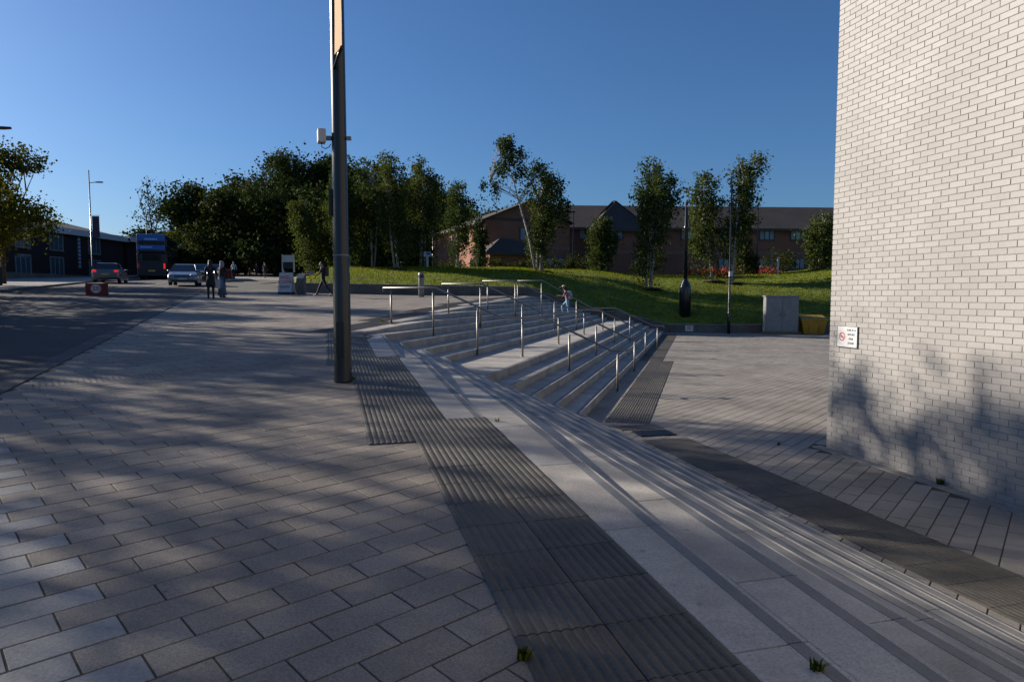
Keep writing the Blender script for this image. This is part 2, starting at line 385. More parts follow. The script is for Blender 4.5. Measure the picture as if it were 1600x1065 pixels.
# ------------------------------------------------------------------ the steps
stairs = thing('granite_steps', (0, 0, 0), 'wide pale granite steps with dark nosing strips descending to the lower plaza', 'steps')
def slab(k, nf, bk, ztop, zbot, strip=True):
    """nf, bk: front and back edge (two points each, in order along the flight)"""
    g = .0025
    def shr(p, q): d = (q-p)/np.linalg.norm(q-p); return p+d*g, q-d*g
    f0, f1 = shr(*nf); b0, b1 = shr(*bk)
    z4 = [ztop(p)+.001 for p in (f0, f1, b1, b0)]
    pts = [f0, f1, b1, b0]; area = sum(pts[i][0]*pts[(i+1) % 4][1]-pts[(i+1) % 4][0]*pts[i][1] for i in range(4))
    order = [0, 1, 2, 3] if area > 0 else [3, 2, 1, 0]
    lo_ = [(*pts[i], zbot) for i in order]; hi_ = [(*pts[i], z4[i]) for i in order]
    o = MB().prism(lo_, hi_).build('step_slab', M_STEP, stairs, bevel=.006)
    if strip:
        t0, t1 = .028, .092
        w0 = np.linalg.norm(b0-f0); w1 = np.linalg.norm(b1-f1)
        q = [f0+(b0-f0)*min(t0*1.0/w0, .3), f1+(b1-f1)*min(t0/w1, .3), f1+(b1-f1)*min(t1/w1, .8), f0+(b0-f0)*min(t1/w0, .8)]
        hz = [z4[0], z4[1], z4[1]+(z4[2]-z4[1])*min(t1/w1, .8), z4[0]+(z4[3]-z4[0])*min(t1/w0, .8)]
        MB().prism([(*q[i], hz[i]-.004) for i in order], [(*q[i], hz[i]+.0018) for i in order]).build('contrast_strip', M_STRIP, o)
def ztop_k(k): return lambda p: min(LEV[k], float(zu(p[0], p[1]))+.002)
JOINT = [random.uniform(0, 1.2) for _ in range(20)]
for k in range(1, 10):
    a_end = CORN[k][0]
    lo_ = {9: A9, 8: A8}.get(k, -3.5)
    cuts = [lo_]; a = lo_+.25+JOINT[k]
    if k == 9: a = 9.3
    while a < a_end-.5: cuts.append(a); a += 1.25+random.uniform(-.12, .12)
    for br in (A9, A8):                         # the upper edge of a tread moves back where the step above has died
        if k in (7, 8) and lo_ < br < a_end and not any(abs(c-br) < .02 for c in cuts):
            cuts = [c for c in cuts if abs(c-br) > .35 or c == lo_]; cuts.append(br)
    cuts = sorted(cuts)+[a_end]
    for a0, a1 in zip(cuts[:-1], cuts[1:]):
        am = (a0+a1)/2
        f0, f1 = near_pt(k, a0), (CORN[k][1] if a1 == a_end else near_pt(k, a1))
        if k == 9: bb0, bb1 = ab2(a0, near_back(am)), ab2(a1, near_back(am))
        elif (k == 8 and am < A9) or (k == 7 and am < A8): bb0, bb1 = ab2(a0, near_back(am)), ab2(a1, near_back(am))
        else:
            bb0 = near_pt(k+1, a0); bb1 = CORN[k+1][1] if a1 == a_end else near_pt(k+1, a1)
        edge = (k == 8 and am < A9) or (k == 7 and am < A8)
        slab(k, (f0, f1), (bb0, bb1), (lambda p: float(zu(p[0], p[1]))+.003) if edge else ztop_k(k), (LEV[k-1]-.06 if k > 1 else ZL-.05)-(.25 if k in (6, 7, 8, 9) else 0))
for k in range(1, 17):
    s0 = float((CORN[k][1] if k in CORN else far_pt(k, CORN[9][1]@Df-.2))@Df)
    cuts = [s0]; s = max(s0, float(CORN[k+1][1]@Df) if k < 9 else s0)+.5+JOINT[k]
    while s < S_END-.3: cuts.append(s); s += 1.45+random.uniform(-.15, .15)
    cuts.append(S_END)
    for s_a, s_b in zip(cuts[:-1], cuts[1:]):
        f0, f1 = far_pt(k, s_a), far_pt(k, s_b)
        if f0[1] > wall_y(f0[0])+.2: continue
        zt = max(float(zu(*f0)), float(zu(*f1)))
        if k > 9 and zt < LEV[k-1]+.014: continue
        b0 = CORN[k+1][1] if (s_a == s0 and k < 9) else far_pt(k+1, s_a)
        if s_a == s0 and k == 9: b0 = ab2(CORN[9][0], .05)
        b1 = far_pt(k+1, s_b)
        slab(k, (f0, f1), (b0, b1), ztop_k(k), (LEV[k-1]-.06) if k > 1 else ZL-.05, strip=True)

# ------------------------------------------------------------------ the cream brick building on the right
WY = math.radians(-77.03); WD = np.array([math.cos(WY), math.sin(WY)]); WNRM = np.array([WD[1], -WD[0]])     # along the wall towards us; out of the wall
C0 = np.array([4.762, 10.215]); ZB = -2.262
bld = thing('brick_building', (C0[0], C0[1], ZB), 'tall cream white brick building filling the right edge of the picture', 'building')
Lw, Hw, Dw = 26.0, 14.5, 14.0  # unseen length and height stretched to screen off sky and bounce warm light
def wl_(s, o, z): p = WD*s+WNRM*o; return (p[0], p[1], z)
sh = MB(); f_ = -.0042
q = [wl_(.012, f_, -.5), wl_(Lw, f_, -.5), wl_(Lw, -Dw, -.5), wl_(.012, -Dw, -.5)]
area = sum(q[i][0]*q[(i+1) % 4][1]-q[(i+1) % 4][0]*q[i][1] for i in range(4)); q = q if area > 0 else q[::-1]
sh.prism(q, [(a, b, Hw) for a, b, c in q]); sh.build('wall', M_MORTAR, bld)
VB, FB = paver_geo(.2155, .0655, .05, .0015)
BR = np.stack([np.array([WD[0], WD[1], 0]), np.array([0, 0, 1.]), np.array([WNRM[0], WNRM[1], 0])], 1)
if np.linalg.det(BR) < 0: BR[:, 0] *= -1
ME_BRICK = np_mesh('brick', VB@np.eye(3), FB, M_BRICK); VH, _ = paver_geo(.1, .0655, .05, .0015); ME_HALF = np_mesh('brick', VH, FB, M_BRICK)
cells = []
for r in range(-3, 192):
    z = .0375+.075*r
    off = 0 if r % 2 else .1125
    n = 0; s = off+.1075
    if r % 2 == 0: cells.append((.05, z, True))
    while s < 9.2: cells.append((s, z, False)); s += .225
def proj_area(c):
    p = C0+WD*c[0]; z = ZB+c[1]
    return 1/(p@p) if visible(p[0], p[1], z, -.005) else 0
best = sorted(range(len(cells)), key=lambda i: -proj_area(cells[i]))[:299]; best = set(best); rest = []
for i, (s, z, half) in enumerate(cells):
    p = np.array(wl_(s, random.uniform(-.0012, .0012), z))
    tilt = np.array(Matrix.Rotation(random.uniform(-.004, .004), 3, 'Z'))
    bs = BR@tilt
    if i in best:
        o = bpy.data.objects.new('brick', ME_HALF if half else ME_BRICK); COL.objects.link(o); o.parent = bld
        M4 = np.eye(4); M4[:3, :3] = bs; M4[:3, 3] = p; o.matrix_local = Matrix(M4.tolist())
    else: rest.append((VH if half else VB)@bs.T+p)
n = len(rest); tag(link('brickwork', np_mesh('brickwork', np.concatenate(rest), (FB[None]+12*np.arange(n)[:, None, None]).reshape(-1, 4), M_BRICK), bld), kind='stuff')
# the short return of brickwork round the corner
rest = []; RT = np.array([-WNRM[0], -WNRM[1]]); BR2 = np.stack([np.array([RT[0], RT[1], 0]), np.array([0, 0, 1.]), np.array([-WD[0], -WD[1], 0])], 1)
if np.linalg.det(BR2) < 0: BR2[:, 0] *= -1
for r in range(0, 192):
    s = .16+(.1125 if r % 2 else 0)
    while s < 3: rest.append(VB@BR2.T+np.array([RT[0]*s, RT[1]*s, .0375+.075*r])); s += .225
n = len(rest); tag(link('brickwork', np_mesh('brickwork', np.concatenate(rest), (FB[None]+12*np.arange(n)[:, None, None]).reshape(-1, 4), M_BRICK), bld), kind='stuff')
for i in range(16):          # narrow slabs along the foot of the wall
    s = -.1+i*.6
    q = [wl_(s+.003, .02, 0), wl_(s+.597, .02, 0), wl_(s+.597, .17, 0), wl_(s+.003, .17, 0)]
    area = sum(q[i_][0]*q[(i_+1) % 4][1]-q[(i_+1) % 4][0]*q[i_][1] for i_ in range(4)); q = q if area > 0 else q[::-1]
    MB().prism([(a+C0[0], b+C0[1], ZL-.05) for a, b, c in q], [(a+C0[0], b+C0[1], ZL+.012) for a, b, c in q]).build('edging_slab', M_CONC_L, lower, bevel=.004)

# ------------------------------------------------------------------ road, kerbs, far pavement
def strip(name, s0, s1, n0, n1, dz, material, parent=None, ns=60):
    ss = np.linspace(s0, s1, ns); V = []; F = []
    for i, q in enumerate(ss):
        for n in (n0, n1):
            p = rd(q, n); V.append((p[0], p[1], float(zu(*p))+dz))
    F = [(2*i, 2*i+2, 2*i+3, 2*i+1) for i in range(ns-1)]
    return MB().add(V, F).build(name, material, parent, smooth=True)
road = tag(strip('road', -40, 150, .02, 9.1, .006, M_ROAD, ns=120), kind='structure')
strip('median_strip', -40, 150, 3.5, 4.3, .016, M_SETT, road, 120)
def kerb(s0, s1, n0, n1, h, m, name='kerb_stone'):
    q = [rd(s0+.004, n0), rd(s1-.004, n0), rd(s1-.004, n1), rd(s0+.004, n1)]
    ar = sum(q[i][0]*q[(i+1) % 4][1]-q[(i+1) % 4][0]*q[i][1] for i in range(4)); q = q if ar > 0 else q[::-1]
    MB().prism([(*p, float(zu(*p))-.1) for p in q], [(*p, float(zu(*p))+h) for p in q]).build(name, m, road, bevel=.008)
for i in range(34): kerb(-6+i*.92, -6+(i+1)*.92, -.16, .14, .014, M_SETT)
kerb(-40, -6, -.16, .14, .014, M_SETT); kerb(25.28, 60, -.16, .14, .014, M_SETT); kerb(60, 150, -.16, .14, .014, M_SETT)
for i in range(10): kerb(-40+i*19, -40+(i+1)*19, 9.1, 9.25, .12, M_CONC)
tag(strip('far_pavement', -40, 150, 9.25, 34, .11, M_PAVE_LOW, ns=120), kind='structure')
far_pl = strip('plaza_edge', 39.5, 150, -.16, -14, -.002, M_PAVE_LOW, upper, 60)
# blister paving towards the crossing
dome = []; bV, bF = [], []
for u in range(70):
    for v in range(12):
        p = np.array([-6.1, 8.0])+np.array([.82, .572])*(u*.067+.03)+np.array([-.572, .82])*(v*.067)
        if rd_of(*p)[1] < -.3 and p[1] > 0:
            z = float(zu(*p)); n0 = len(bV)
            for r, h in ((.016, 0), (.009, .0035)):
                for j in range(6): bV.append((p[0]+r*math.cos(j*1.047), p[1]+r*math.sin(j*1.047), z+h))
            bF += [(n0+j, n0+(j+1) % 6, n0+6+(j+1) % 6, n0+6+j) for j in range(6)]+[tuple(n0+6+j for j in range(6))]
tag(MB().add(bV, bF).build('blister_domes', M_PAVE, upper), kind='stuff')

# ------------------------------------------------------------------ retaining wall and grass bank
rw = thing('retaining_wall', (0, 0, 0), 'low concrete retaining wall with pale coping between the paving and the grass', 'wall')
xs = sorted(set(list(np.arange(-12.3, 34, 2.0))+[.6, 1.3, 4.6, 4.9, 6.2, 6.3, 9.2, 9.6]))
xs = [x for i, x in enumerate(xs) if i == 0 or x-xs[i-1] > .05]
for x0, x1 in zip(xs[:-1], xs[1:]):
    g = .006; x0 += g; x1 -= g
    y0, y1 = float(wall_y(x0)), float(wall_y(x1)); t0, t1 = float(wall_top(x0)), float(wall_top(x1)); b0, b1 = float(wall_base(x0))-.6, float(wall_base(x1))-.6
    MB().prism([(x0, y0, b0), (x1, y1, b1), (x1, y1+.3, b1), (x0, y0+.3, b0)], [(x0, y0, t0-.06), (x1, y1, t1-.06), (x1, y1+.3, t1-.06), (x0, y0+.3, t0-.06)]).build('wall_panel', M_CONC, rw)
    MB().prism([(x0, y0-.03, t0-.06), (x1, y1-.03, t1-.06), (x1, y1+.33, t1-.06), (x0, y0+.33, t0-.06)], [(x0, y0-.03, t0), (x1, y1-.03, t1), (x1, y1+.33, t1), (x0, y0+.33, t0)]).build('coping_stone', M_CONC_L, rw, bevel=.012)
def edge_y(x): return np.where(x > -12.3, wall_y(x)+.2, 38.6+(-12.3-x)/.36)
def crest(x): return np.interp(x, [-40, -14, 0, 6, 11, 16, 21, 25, 30, 60], [2.6, 2.05, 2.05, 1.95, 1.6, 1.4, 1.6, 2.15, 2.2, 2.2])
def zgrass(x, y):
    ye = edge_y(x); z0 = np.where(x > -12.3, wall_top(x)-.05, zu(x, ye)+.1); t = np.clip((y-ye)/13.0, 0, 1.6)
    f = 1-(1-np.minimum(t, 1))**1.7
    return z0+(np.maximum(crest(x), z0)-z0)*f + .04*np.sin(x*.9+y*.4)*np.minimum(t*4, 1)+.03*np.sin(x*.37-y*.8)*np.minimum(t*4, 1)
grass = tag(grid_sheet('grass_bank', rngs((-34, -13, 1), (-13, 30, .5), (30, 60, 2)), rngs((37, 60, .5), (60, 70, 2)), zgrass, M_GRASS, lambda x, y: y > edge_y(np.float64(x))+.02), kind='structure')
nb_ = 52000
gx = rng.uniform(-14, 24, nb_); gy = rng.uniform(38, 56, nb_); ok = gy > edge_y(gx)+.15; gx, gy = gx[ok], gy[ok]; gz = zgrass(gx, gy)
th = rng.uniform(0, 6.28, len(gx)); hh = rng.uniform(.05, .13, len(gx)); ww = .03
V = np.stack([np.stack([gx-ww*np.cos(th), gy-ww*np.sin(th), gz-.01], -1), np.stack([gx+ww*np.cos(th), gy+ww*np.sin(th), gz-.01], -1),
              np.stack([gx+rng.normal(0, .03, len(gx)), gy+rng.normal(0, .03, len(gx)), gz+hh], -1)], 1).reshape(-1, 3)
M_BLADE = leaf_mat('grass blade', (.13, .175, .012), .35, .35)
tag(link('grass_blades', np_mesh('grass_blades', V, np.arange(len(V)).reshape(-1, 3), M_BLADE, 3)), 'short green mown grass covering the bank behind the low wall', 'grass', kind='stuff')

# ------------------------------------------------------------------ stainless handrails down the far flight
def stair_z(c, p):
    """height of the walking surface under a point of the far flight"""
    z = float(zu(*p))
    for k in range(1, 17):
        if c > FC[k]: return min(LEV[k-1], z)
    return z
HR = [((.26, 16.8), 3.52, -2.3, 'nearest'), ((1.45, 21.2), 3.64, -2.5, 'second nearest'), ((2.78, 26.3), 3.89, -2.7, 'third nearest'), ((3.97, 29.8), 3.85, -2.7, 'farthest')]
for (px, py), t1, tf, w in HR:
    base = np.array([px, py]); root = thing('handrail', (px, py, LEV[5]), 'stainless steel handrail on slim posts, %s of the four on the long steps' % w, 'handrail', 'handrails on the steps')
    P1 = base-Nf*t1; ztop = float(zu(*P1))+.93
    nodes = [(-t1-.22, ztop-.10), (-t1-.22, ztop), (tf, ztop), (-.5, -.565), (.54, -.565), (2.17, -1.31), (2.60, -1.31), (2.60, -1.41)]
    def rp(t, z): q = Nf*t; return (q[0], q[1], z-LEV[5])
    MB().tube([rp(*n) for n in nodes], .027, 8).build('rail', M_STEEL, root, smooth=True)
    tt = [-t1, (-t1+tf)/2 if False else tf-.05, -1.17, 0.0, 1.17, 2.34]
    for t in tt:
        q = base+Nf*t; c = float(q@Nf); zb = stair_z(c, q); zr = float(np.interp(t, [n[0]+1e-6*i for i, n in enumerate(nodes)], [n[1] for n in nodes]))
        post = MB(); post.tube([rp(t, zb-.02), rp(t, zr-.11)], .0265, 10); post.tube([rp(t, zr-.11), rp(t, zr-.1), rp(t, zr-.012)], [.0265, .009, .008], 8)
        o = post.build('post', M_STEEL, root, smooth=True)
        qq = Nf*t; MB().lathe([(.05, -.001), (.05, .008), (.03, .012)], (qq[0], qq[1], zb-LEV[5]), 12).build('base_collar', M_STEEL, o, smooth=True)

# ------------------------------------------------------------------ foreground lamp column
def col_lamp(loc, label):
    x, y = loc; z = float(zu(x, y)); r = thing('lamp_column', (x, y, z), label, 'lamp post')
    MB().lathe([(.122, -.05), (.116, .02), (.111, .3), (.106, 1.4), (.100, 1.45), (.093, 3.0), (.08, 6.5), (.075, 9.0), (.02, 9.05)], (0, 0, 0), 28).build('column', M_DKMETAL, r, smooth=True)
    MB().box((0, -.115, .55), (.10, .02, .45)).build('access_door', M_DKMETAL, r, bevel=.004)
    bx = MB().box((-.215, -.03, 3.12), (.10, .16, .17), rz=.35).build('radio_box', M_WHITE, r, bevel=.012)
    MB().tube([(-.215, -.03, 3.035), (-.215, -.03, 2.99), (-.17, -.03, 2.965), (-.12, -.02, 2.99), (-.11, 0, 3.03)], .006, 6).build('cable', M_BLACK, bx, smooth=True)
    MB().box((-.14, -.01, 3.1), (.09, .05, .05)).box((.125, 0, 3.1), (.05, .05, .045)).build('bracket', M_GREYMETAL, r)
    for zz in (3.10, 2.38, 2.19, 1.63): MB().lathe([(.088+.003*(3.1-zz), -.006), (.096+.004*(3.1-zz), -.006), (.096+.004*(3.1-zz), .006), (.088+.003*(3.1-zz), .006)], (0, 0, zz), 24).build('strap', M_DKMETAL if zz > 2 else M_GREYMETAL, r)
    MB().box((-.12, .03, 2.3), (.03, .14, .34)).build('sign_back', M_BLACK, r)
    arm = MB(); arm.tube([(-.03, -.09, 3.94), (.07, -.29, 4.0), (.175, -.50, 4.05)], [.016, .018, .022], 8); arm.build('banner_arm', M_DKMETAL, r, smooth=True)
    MB().tube([(-.0, -.06, 7.6), (.175, -.50, 7.65)], .018, 8).build('banner_arm', M_DKMETAL, r, smooth=True)
    ba = MB(); n = 10
    pts = [[], []]
    for i in range(n+1):
        t = i/n; zz = 4.1+t*3.5
        for j, d in enumerate((0, 1)):
            yy = -.10-.36*j; xx = -.015+.17*j+.012*math.sin(t*7+j)
            pts[j].append((xx, yy, zz-.02*j*(1-t)))
    V = pts[0]+pts[1]; F = [(i, i+1, n+2+i, n+1+i) for i in range(n)]
    V2 = [(a+.006, b, c) for a, b, c in V]; m = len(V)
    F2 = F+[tuple(m+k for k in reversed(f)) for f in F]+[(i+1, i, m+i, m+i+1) for i in range(n)]
    ba.add(V+V2, F2); ba.build('banner', mat('tan banner cloth', (.36, .22, .09), .8), r)
    return r
col_lamp((-2.19, 8.80), 'thick dark grey lamp column with white radio box and banner in the foreground')

# ------------------------------------------------------------------ other columns
def thin_lamp(x, y, z, h, label, arms=None, r0=.065, box=None, banner=None, group='slim lamp posts'):
    r = thing('lamp_post', (x, y, z), label, 'lamp post', group)
    MB().tube([(0, 0, -.1), (0, 0, 1.2), (0, 0, 1.25), (0, 0, h)], [r0*1.25, r0*1.25, r0*.85, r0*.5], 10).build('column', M_DKMETAL, r, smooth=True)
    if arms:
        for ax, ay, az in arms:
            L = math.hypot(ax, ay)
            MB().tube([(0, 0, az), (ax*.45, ay*.45, az+.05)], .03, 6).build('arm', M_DKMETAL, r)
            hd = MB(); M3 = Matrix.Rotation(math.atan2(ay, ax), 3, 'Z')
            pr = [(.4*L, .03, .0), (.55*L, .11, .02), (.8*L, .14, .03), (L, .05, .02)]
            lo_ = [M3@Vector((u, w, az+.02)) for u, w, q in pr]+[M3@Vector((u, -w, az+.02)) for u, w, q in reversed(pr)]
            hi_ = [M3@Vector((u, w*.6, az+.09+q)) for u, w, q in pr]+[M3@Vector((u, -w*.6, az+.09+q)) for u, w, q in reversed(pr)]
            hd.prism(lo_, hi_).build('lamp_head', M_DKMETAL, r, smooth=False)
    else:
        MB().lathe([(.05, 0), (.22, .03), (.24, .06), (.06, .11)], (0, 0, h-.12 if h < 7 else h*.82), 14).build('lamp_head', M_DKMETAL, r, smooth=True)
    if box: MB().box((.03, -.08, box), (.2, .14, .3)).build('control_box', M_WHITE, r, bevel=.01)
    if banner:
        bz0, bz1, bw = banner
        bn = MB().box((.12+bw/2, 0, (bz0+bz1)/2), (bw, .02, bz1-bz0)).build('banner', mat('dark purple banner', (.045, .025, .06), .8, noise=3, amt=.5), r)
        for zz in (bz0-.06, bz1+.06): MB().tube([(0, 0, zz), (.16+bw, 0, zz)], .02, 6).build('banner_arm', M_DKMETAL, r)
    return r
G = lambda x, y: float(zgrass(np.float64(x), np.float64(y)))
thin_lamp(12.93, 40.7, ZL, 9.3, 'tall slim dark lamp post on the lower plaza with pale box halfway up', box=3.55, r0=.075)
thin_lamp(19.63, 55, G(19.63, 55), 5.6, 'slim lamp post on the grass between the birches and the right edge')
thin_lamp(4.94, 55.5, G(4.94, 55.5), 4.7, 'slim lamp post on the grass crest left of the central birch')
thin_lamp(-6.44, 56, 2.05, 4.3, 'slim lamp post in front of the lit brick gable')
p = rd(56.5, 9.9); thin_lamp(p[0], p[1], float(zu(*p)), 9.2, 'street lamp with right-hand arm and banner before the long low building', arms=[(1.1, .1, 8.15)], r0=.08, banner=(3.6, 5.4, .6))
thin_lamp(-23.4, 30.0, float(zu(-23.4, 30)), 9.0, 'near street lamp at the left picture edge, only its head and banner showing', arms=[(1.75, .05, 7.2)], r0=.09, banner=(3.8, 5.3, .75))
p = rd(88, 9.9); thin_lamp(p[0], p[1], float(zu(*p)), 8.6, 'distant street lamp standing among the trees behind the bus', arms=[(1.1, .1, 7.6)], r0=.08)
r = thing('cctv_column', (10.93, 43.2, G(10.93, 43.2)), 'dark camera column with a swollen cabinet base standing on the grass bank', 'camera column')
MB().lathe([(.36, -.4), (.36, 1.75), (.33, 1.85), (.16, 2.2), (.13, 2.3)], (0, 0, 0), 20).build('cabinet_base', M_DKMETAL, r, smooth=True)
MB().lathe([(.13, 2.25), (.12, 5.3), (.15, 5.35), (.15, 5.55), (.11, 5.6), (.085, 6.7), (.03, 6.75)], (0, 0, 0), 16).build('column', M_DKMETAL, r, smooth=True)
MB().box((0, 0, 6.95), (.16, .2, .22)).box((.0, -.12, 7.12), (.1, .22, .1)).tube([(0, 0, 6.7), (0, 0, 7.2)], .04, 8).build('camera_head', M_BLACK, r, bevel=.02)

# ------------------------------------------------------------------ cabinet, grit bin, bollards, boards
r = thing('utility_cabinet', (15.95, 40.55, ZL), 'grey metal utility cabinet standing by the low wall', 'cabinet', rz=-.15)
MB().box((0, 0, .06), (2.2, .9, .14)).build('plinth', mat('timber plinth', (.17, .12, .06), .8, noise=9), r, bevel=.01)
cb = MB().box((0, 0, 1.17), (1.86, .72, 2.08)).build('body', M_GREYMETAL, r, bevel=.02)
MB().box((0, 0, 2.24), (1.96, .82, .07)).build('lid', M_GREYMETAL, r, bevel=.02)
for sx in (-.455, .455):
    d = MB().box((sx, -.372, 1.17), (.86, .02, 1.9)).build('door', M_GREYMETAL, r, bevel=.004)
    MB().box((sx*.25, -.39, 1.15), (.03, .03, .16)).build('handle', M_DKMETAL, d)
M_YEL = mat('yellow grit bin plastic', (.45, .24, .012), .5, noise=5, amt=.15, blotch=(2, .2))
r = thing('grit_bin', (17.75, 40.35, ZL), 'yellow plastic grit bin beside the grey cabinet', 'grit bin', rz=-.1)
MB().prism([(-.58, -.36, 0), (.58, -.36, 0), (.58, .36, 0), (-.58, .36, 0)], [(-.72, -.46, .82), (.72, -.46, .82), (.72, .46, .82), (-.72, .46, .82)]).build('tub', M_YEL, r, bevel=.03)
MB().prism([(-.78, -.52, .8), (.78, -.52, .8), (.78, .5, .8), (-.78, .5, .8)], [(-.74, -.48, .9), (.74, -.48, .9), (.70, .46, 1.14), (-.70, .46, 1.14)]).build('lid', M_YEL, r, bevel=.025)
for sx in (-.3, .3): MB().box((sx, -.44, .35), (.06, .06, .6)).build('rib', M_YEL, r)
def text_mesh(txt, size, material, name='lettering', align='CENTER'):
    cu = bpy.data.curves.new('t', 'FONT'); cu.body = txt; cu.size = size; cu.align_x = align; cu.align_y = 'CENTER'; cu.extrude = .001; cu.resolution_u = 3
    o = bpy.data.objects.new('t', cu); COL.objects.link(o); dg = bpy.context.evaluated_depsgraph_get()
    me = bpy.data.meshes.new_from_object(o.evaluated_get(dg)); bpy.data.objects.remove(o); me.materials.clear(); me.materials.append(material); me.name = name; return me
M_INK = mat('black print', (.02, .02, .022), .6); M_RED = mat('red print', (.55, .03, .03), .5); M_SIGNW = mat('white sign face', (.55, .55, .55), .4)
def lettering(parent, txt, size, material, x, z, y=-.004, bold=0):
    me = text_mesh(txt, size, material); o = link('lettering', me, parent); o.rotation_euler = (math.pi/2, 0, 0); o.location = (x, y, z)
    if bold: o.scale = (1+bold, 1, 1)
    return o
def ring(parent, r0, r1, x, z, y, material, name='ring', n=28):
    V = [(x+r*math.cos(2*math.pi*i/n), y, z+r*math.sin(2*math.pi*i/n)) for r in (r0, r1) for i in range(n)]
    return MB().add(V, [(i, (i+1) % n, n+(i+1) % n, n+i) for i in range(n)]).build(name, material, parent)
def no_smoking(parent, x, z, R, y):
    ring(parent, R*.8, R, x, z, y, M_RED, 'red_ring')
    b = MB().box((x, y-.0004, z), (R*1.7, .001, R*.17), rot=Matrix.Rotation(math.radians(45), 3, 'Y')).build('red_bar', M_RED, parent)
    MB().box((x, y+.0004, z-.05*R), (R*1.0, .001, R*.2)).tube([(x-.35*R, y+.0003, z+.1*R), (x-.4*R, y+.0003, z+.3*R), (x-.3*R, y+.0003, z+.45*R)], .05*R, 5).build('cigarette', M_INK, parent)
def wall_sign(loc, rz, w, h, label, small):
    r = thing('no_smoking_sign', loc, label, 'sign', rz=rz)
    MB().box((0, .0, 0), (w, .008, h)).build('sign_plate', M_SIGNW, r, bevel=.002)
    for dx, dz, sx, sz in ((0, h/2-.005, w-.004, .007), (0, -h/2+.005, w-.004, .007), (w/2-.005, 0, .007, h-.004), (-w/2+.005, 0, .007, h-.004)):
        MB().box((dx, -.0045, dz), (sx, .002, sz)).build('border', M_INK, r)
    if small: no_smoking(r, 0, .05, .3*h, -.006)
    else:
        no_smoking(r, -.24*w, 0, .2*h, -.006)
        for i, t in enumerate(('THIS IS A', 'SMOKE', 'FREE', 'ZONE')): lettering(r, t, .135*h, M_INK, .20*w, h*(.31-.2*i), -.006, bold=.1)
    return r
sp = C0+WD*.39+WNRM*.014
wall_sign((sp[0], sp[1], -.60), WY+math.pi if False else math.atan2(WD[1], WD[0]), .42, .31, 'white no smoking sign reading THIS IS A SMOKE FREE ZONE on the cream brick wall', False)
wall_sign((10.85, float(wall_y(10.85))-.02, -2.03), -.1, .5, .38, 'small white no smoking plate on the low wall near the step foot', True)
def stone_bollard(x, y, z, h, label, w=.42):
    r = thing('concrete_bollard', (x, y, z), label, 'bollard', 'bollards at the plaza edge')
    MB().prism([(-w/2, -w/2, -.1), (w/2, -w/2, -.1), (w/2, w/2, -.1), (-w/2, w/2, -.1)], [(-w/2, -w/2, h*.72), (w/2, -w/2, h*.72), (w/2, w/2, h), (-w/2, w/2, h)]).build('shaft', M_CONC, r, bevel=.02)
    q = [(-w/2+.03, -w/2-.004, h*.73), (w/2-.03, -w/2-.004, h*.73), (w/2-.03, w/2-.05, h*.975), (-w/2+.03, w/2-.05, h*.975)]
    MB().prism([(a, b, c+.004) for a, b, c in q], [(a, b, c+.03) for a, b, c in q]).build('sloped_plate', M_GREYMETAL, r)
stone_bollard(-11.2, 36.4, float(zu(-11.2, 36.4)), 1.1, 'pale concrete bollard with slanted top beside the white A-board')
for i, (s_, n_) in enumerate(((39.6, -6.6), (43.5, -6.9), (48.5, -7.0))):
    p = rd(s_, n_); stone_bollard(p[0], p[1], float(zu(*p)), 1.05, '%s dark bollard behind the white A-board, up the road' % ('first', 'second', 'third')[i], .3)
r = thing('granite_bollard', (-4.8, 36.2, float(zu(-4.8, 36.2))), 'tall grey bollard post standing alone against the retaining wall', 'bollard')
MB().lathe([(.15, -.05), (.145, .95), (.15, 1.0), (.15, 1.25), (.12, 1.29)], (0, 0, 0), 16).build('shaft', M_GREYMETAL, r, smooth=True); MB().lathe([(.153, 1.0), (.153, 1.16)], (0, 0, 0), 16).build('band', M_BLACK, r)
def a_board(loc, rz, w, h, label, lines, face):
    r = thing('a_board', loc, label, 'sign board', rz=rz)
    for sgn in (1, -1):
        pan = MB(); d = .28
        lo_ = [(-w/2, -sgn*d, .06), (w/2, -sgn*d, .06), (w/2, -sgn*(d-.03), .06), (-w/2, -sgn*(d-.03), .06)]; hi_ = [(-w/2, -sgn*.03, h), (w/2, -sgn*.03, h), (w/2, 0, h), (-w/2, 0, h)]
        pan.prism(lo_ if sgn > 0 else lo_[::-1], hi_ if sgn > 0 else hi_[::-1]).build('panel', face, r)
        MB().box((0, -sgn*d, .05), (w*.96, .1, .1)).build('foot', M_BLACK, r)
    a = math.atan2(.25, h-.06)
    for t, sz, z, m in lines:
        o = lettering(r, t, sz, m, 0, z, -.28+(z-.06)*.25/(h-.06)-.012, bold=.15); o.rotation_euler = (math.pi/2-a, 0, 0)
    MB().tube([(-.1, 0, h), (-.08, 0, h+.1), (.08, 0, h+.1), (.1, 0, h)], .015, 6).build('handle', M_BLACK, r)
a_board((-11.85, 36.0, float(zu(-11.85, 36))), -.12, .72, 1.12, 'white A-board with red and black lettering on the plaza', [('WEL', .26, .86, M_RED), ('COME', .25, .63, M_RED), ('open', .24, .40, M_INK)], M_SIGNW)
p = rd(36, 12.2); a_board((p[0]-1.2, p[1]+4, float(zu(*p))+.3), .7, .7, 1.1, 'dark A-board with pale frame outside the low building', [], M_BLACK)
r = thing('information_board', (-16.3, 50, 1.9), 'white framed information board at the edge of the birches', 'notice board', rz=-.2)
for sx in (-.45, .45): MB().box((sx, 0, .4), (.09, .09, 1.3)).build('leg', M_WHITE, r)
MB().box((0, 0, .75), (.8, .06, .5)).build('panel', M_WHITE, r); MB().box((0, -.035, .25), (.8, .03, .46)).build('dark_panel', M_BLACK, r)
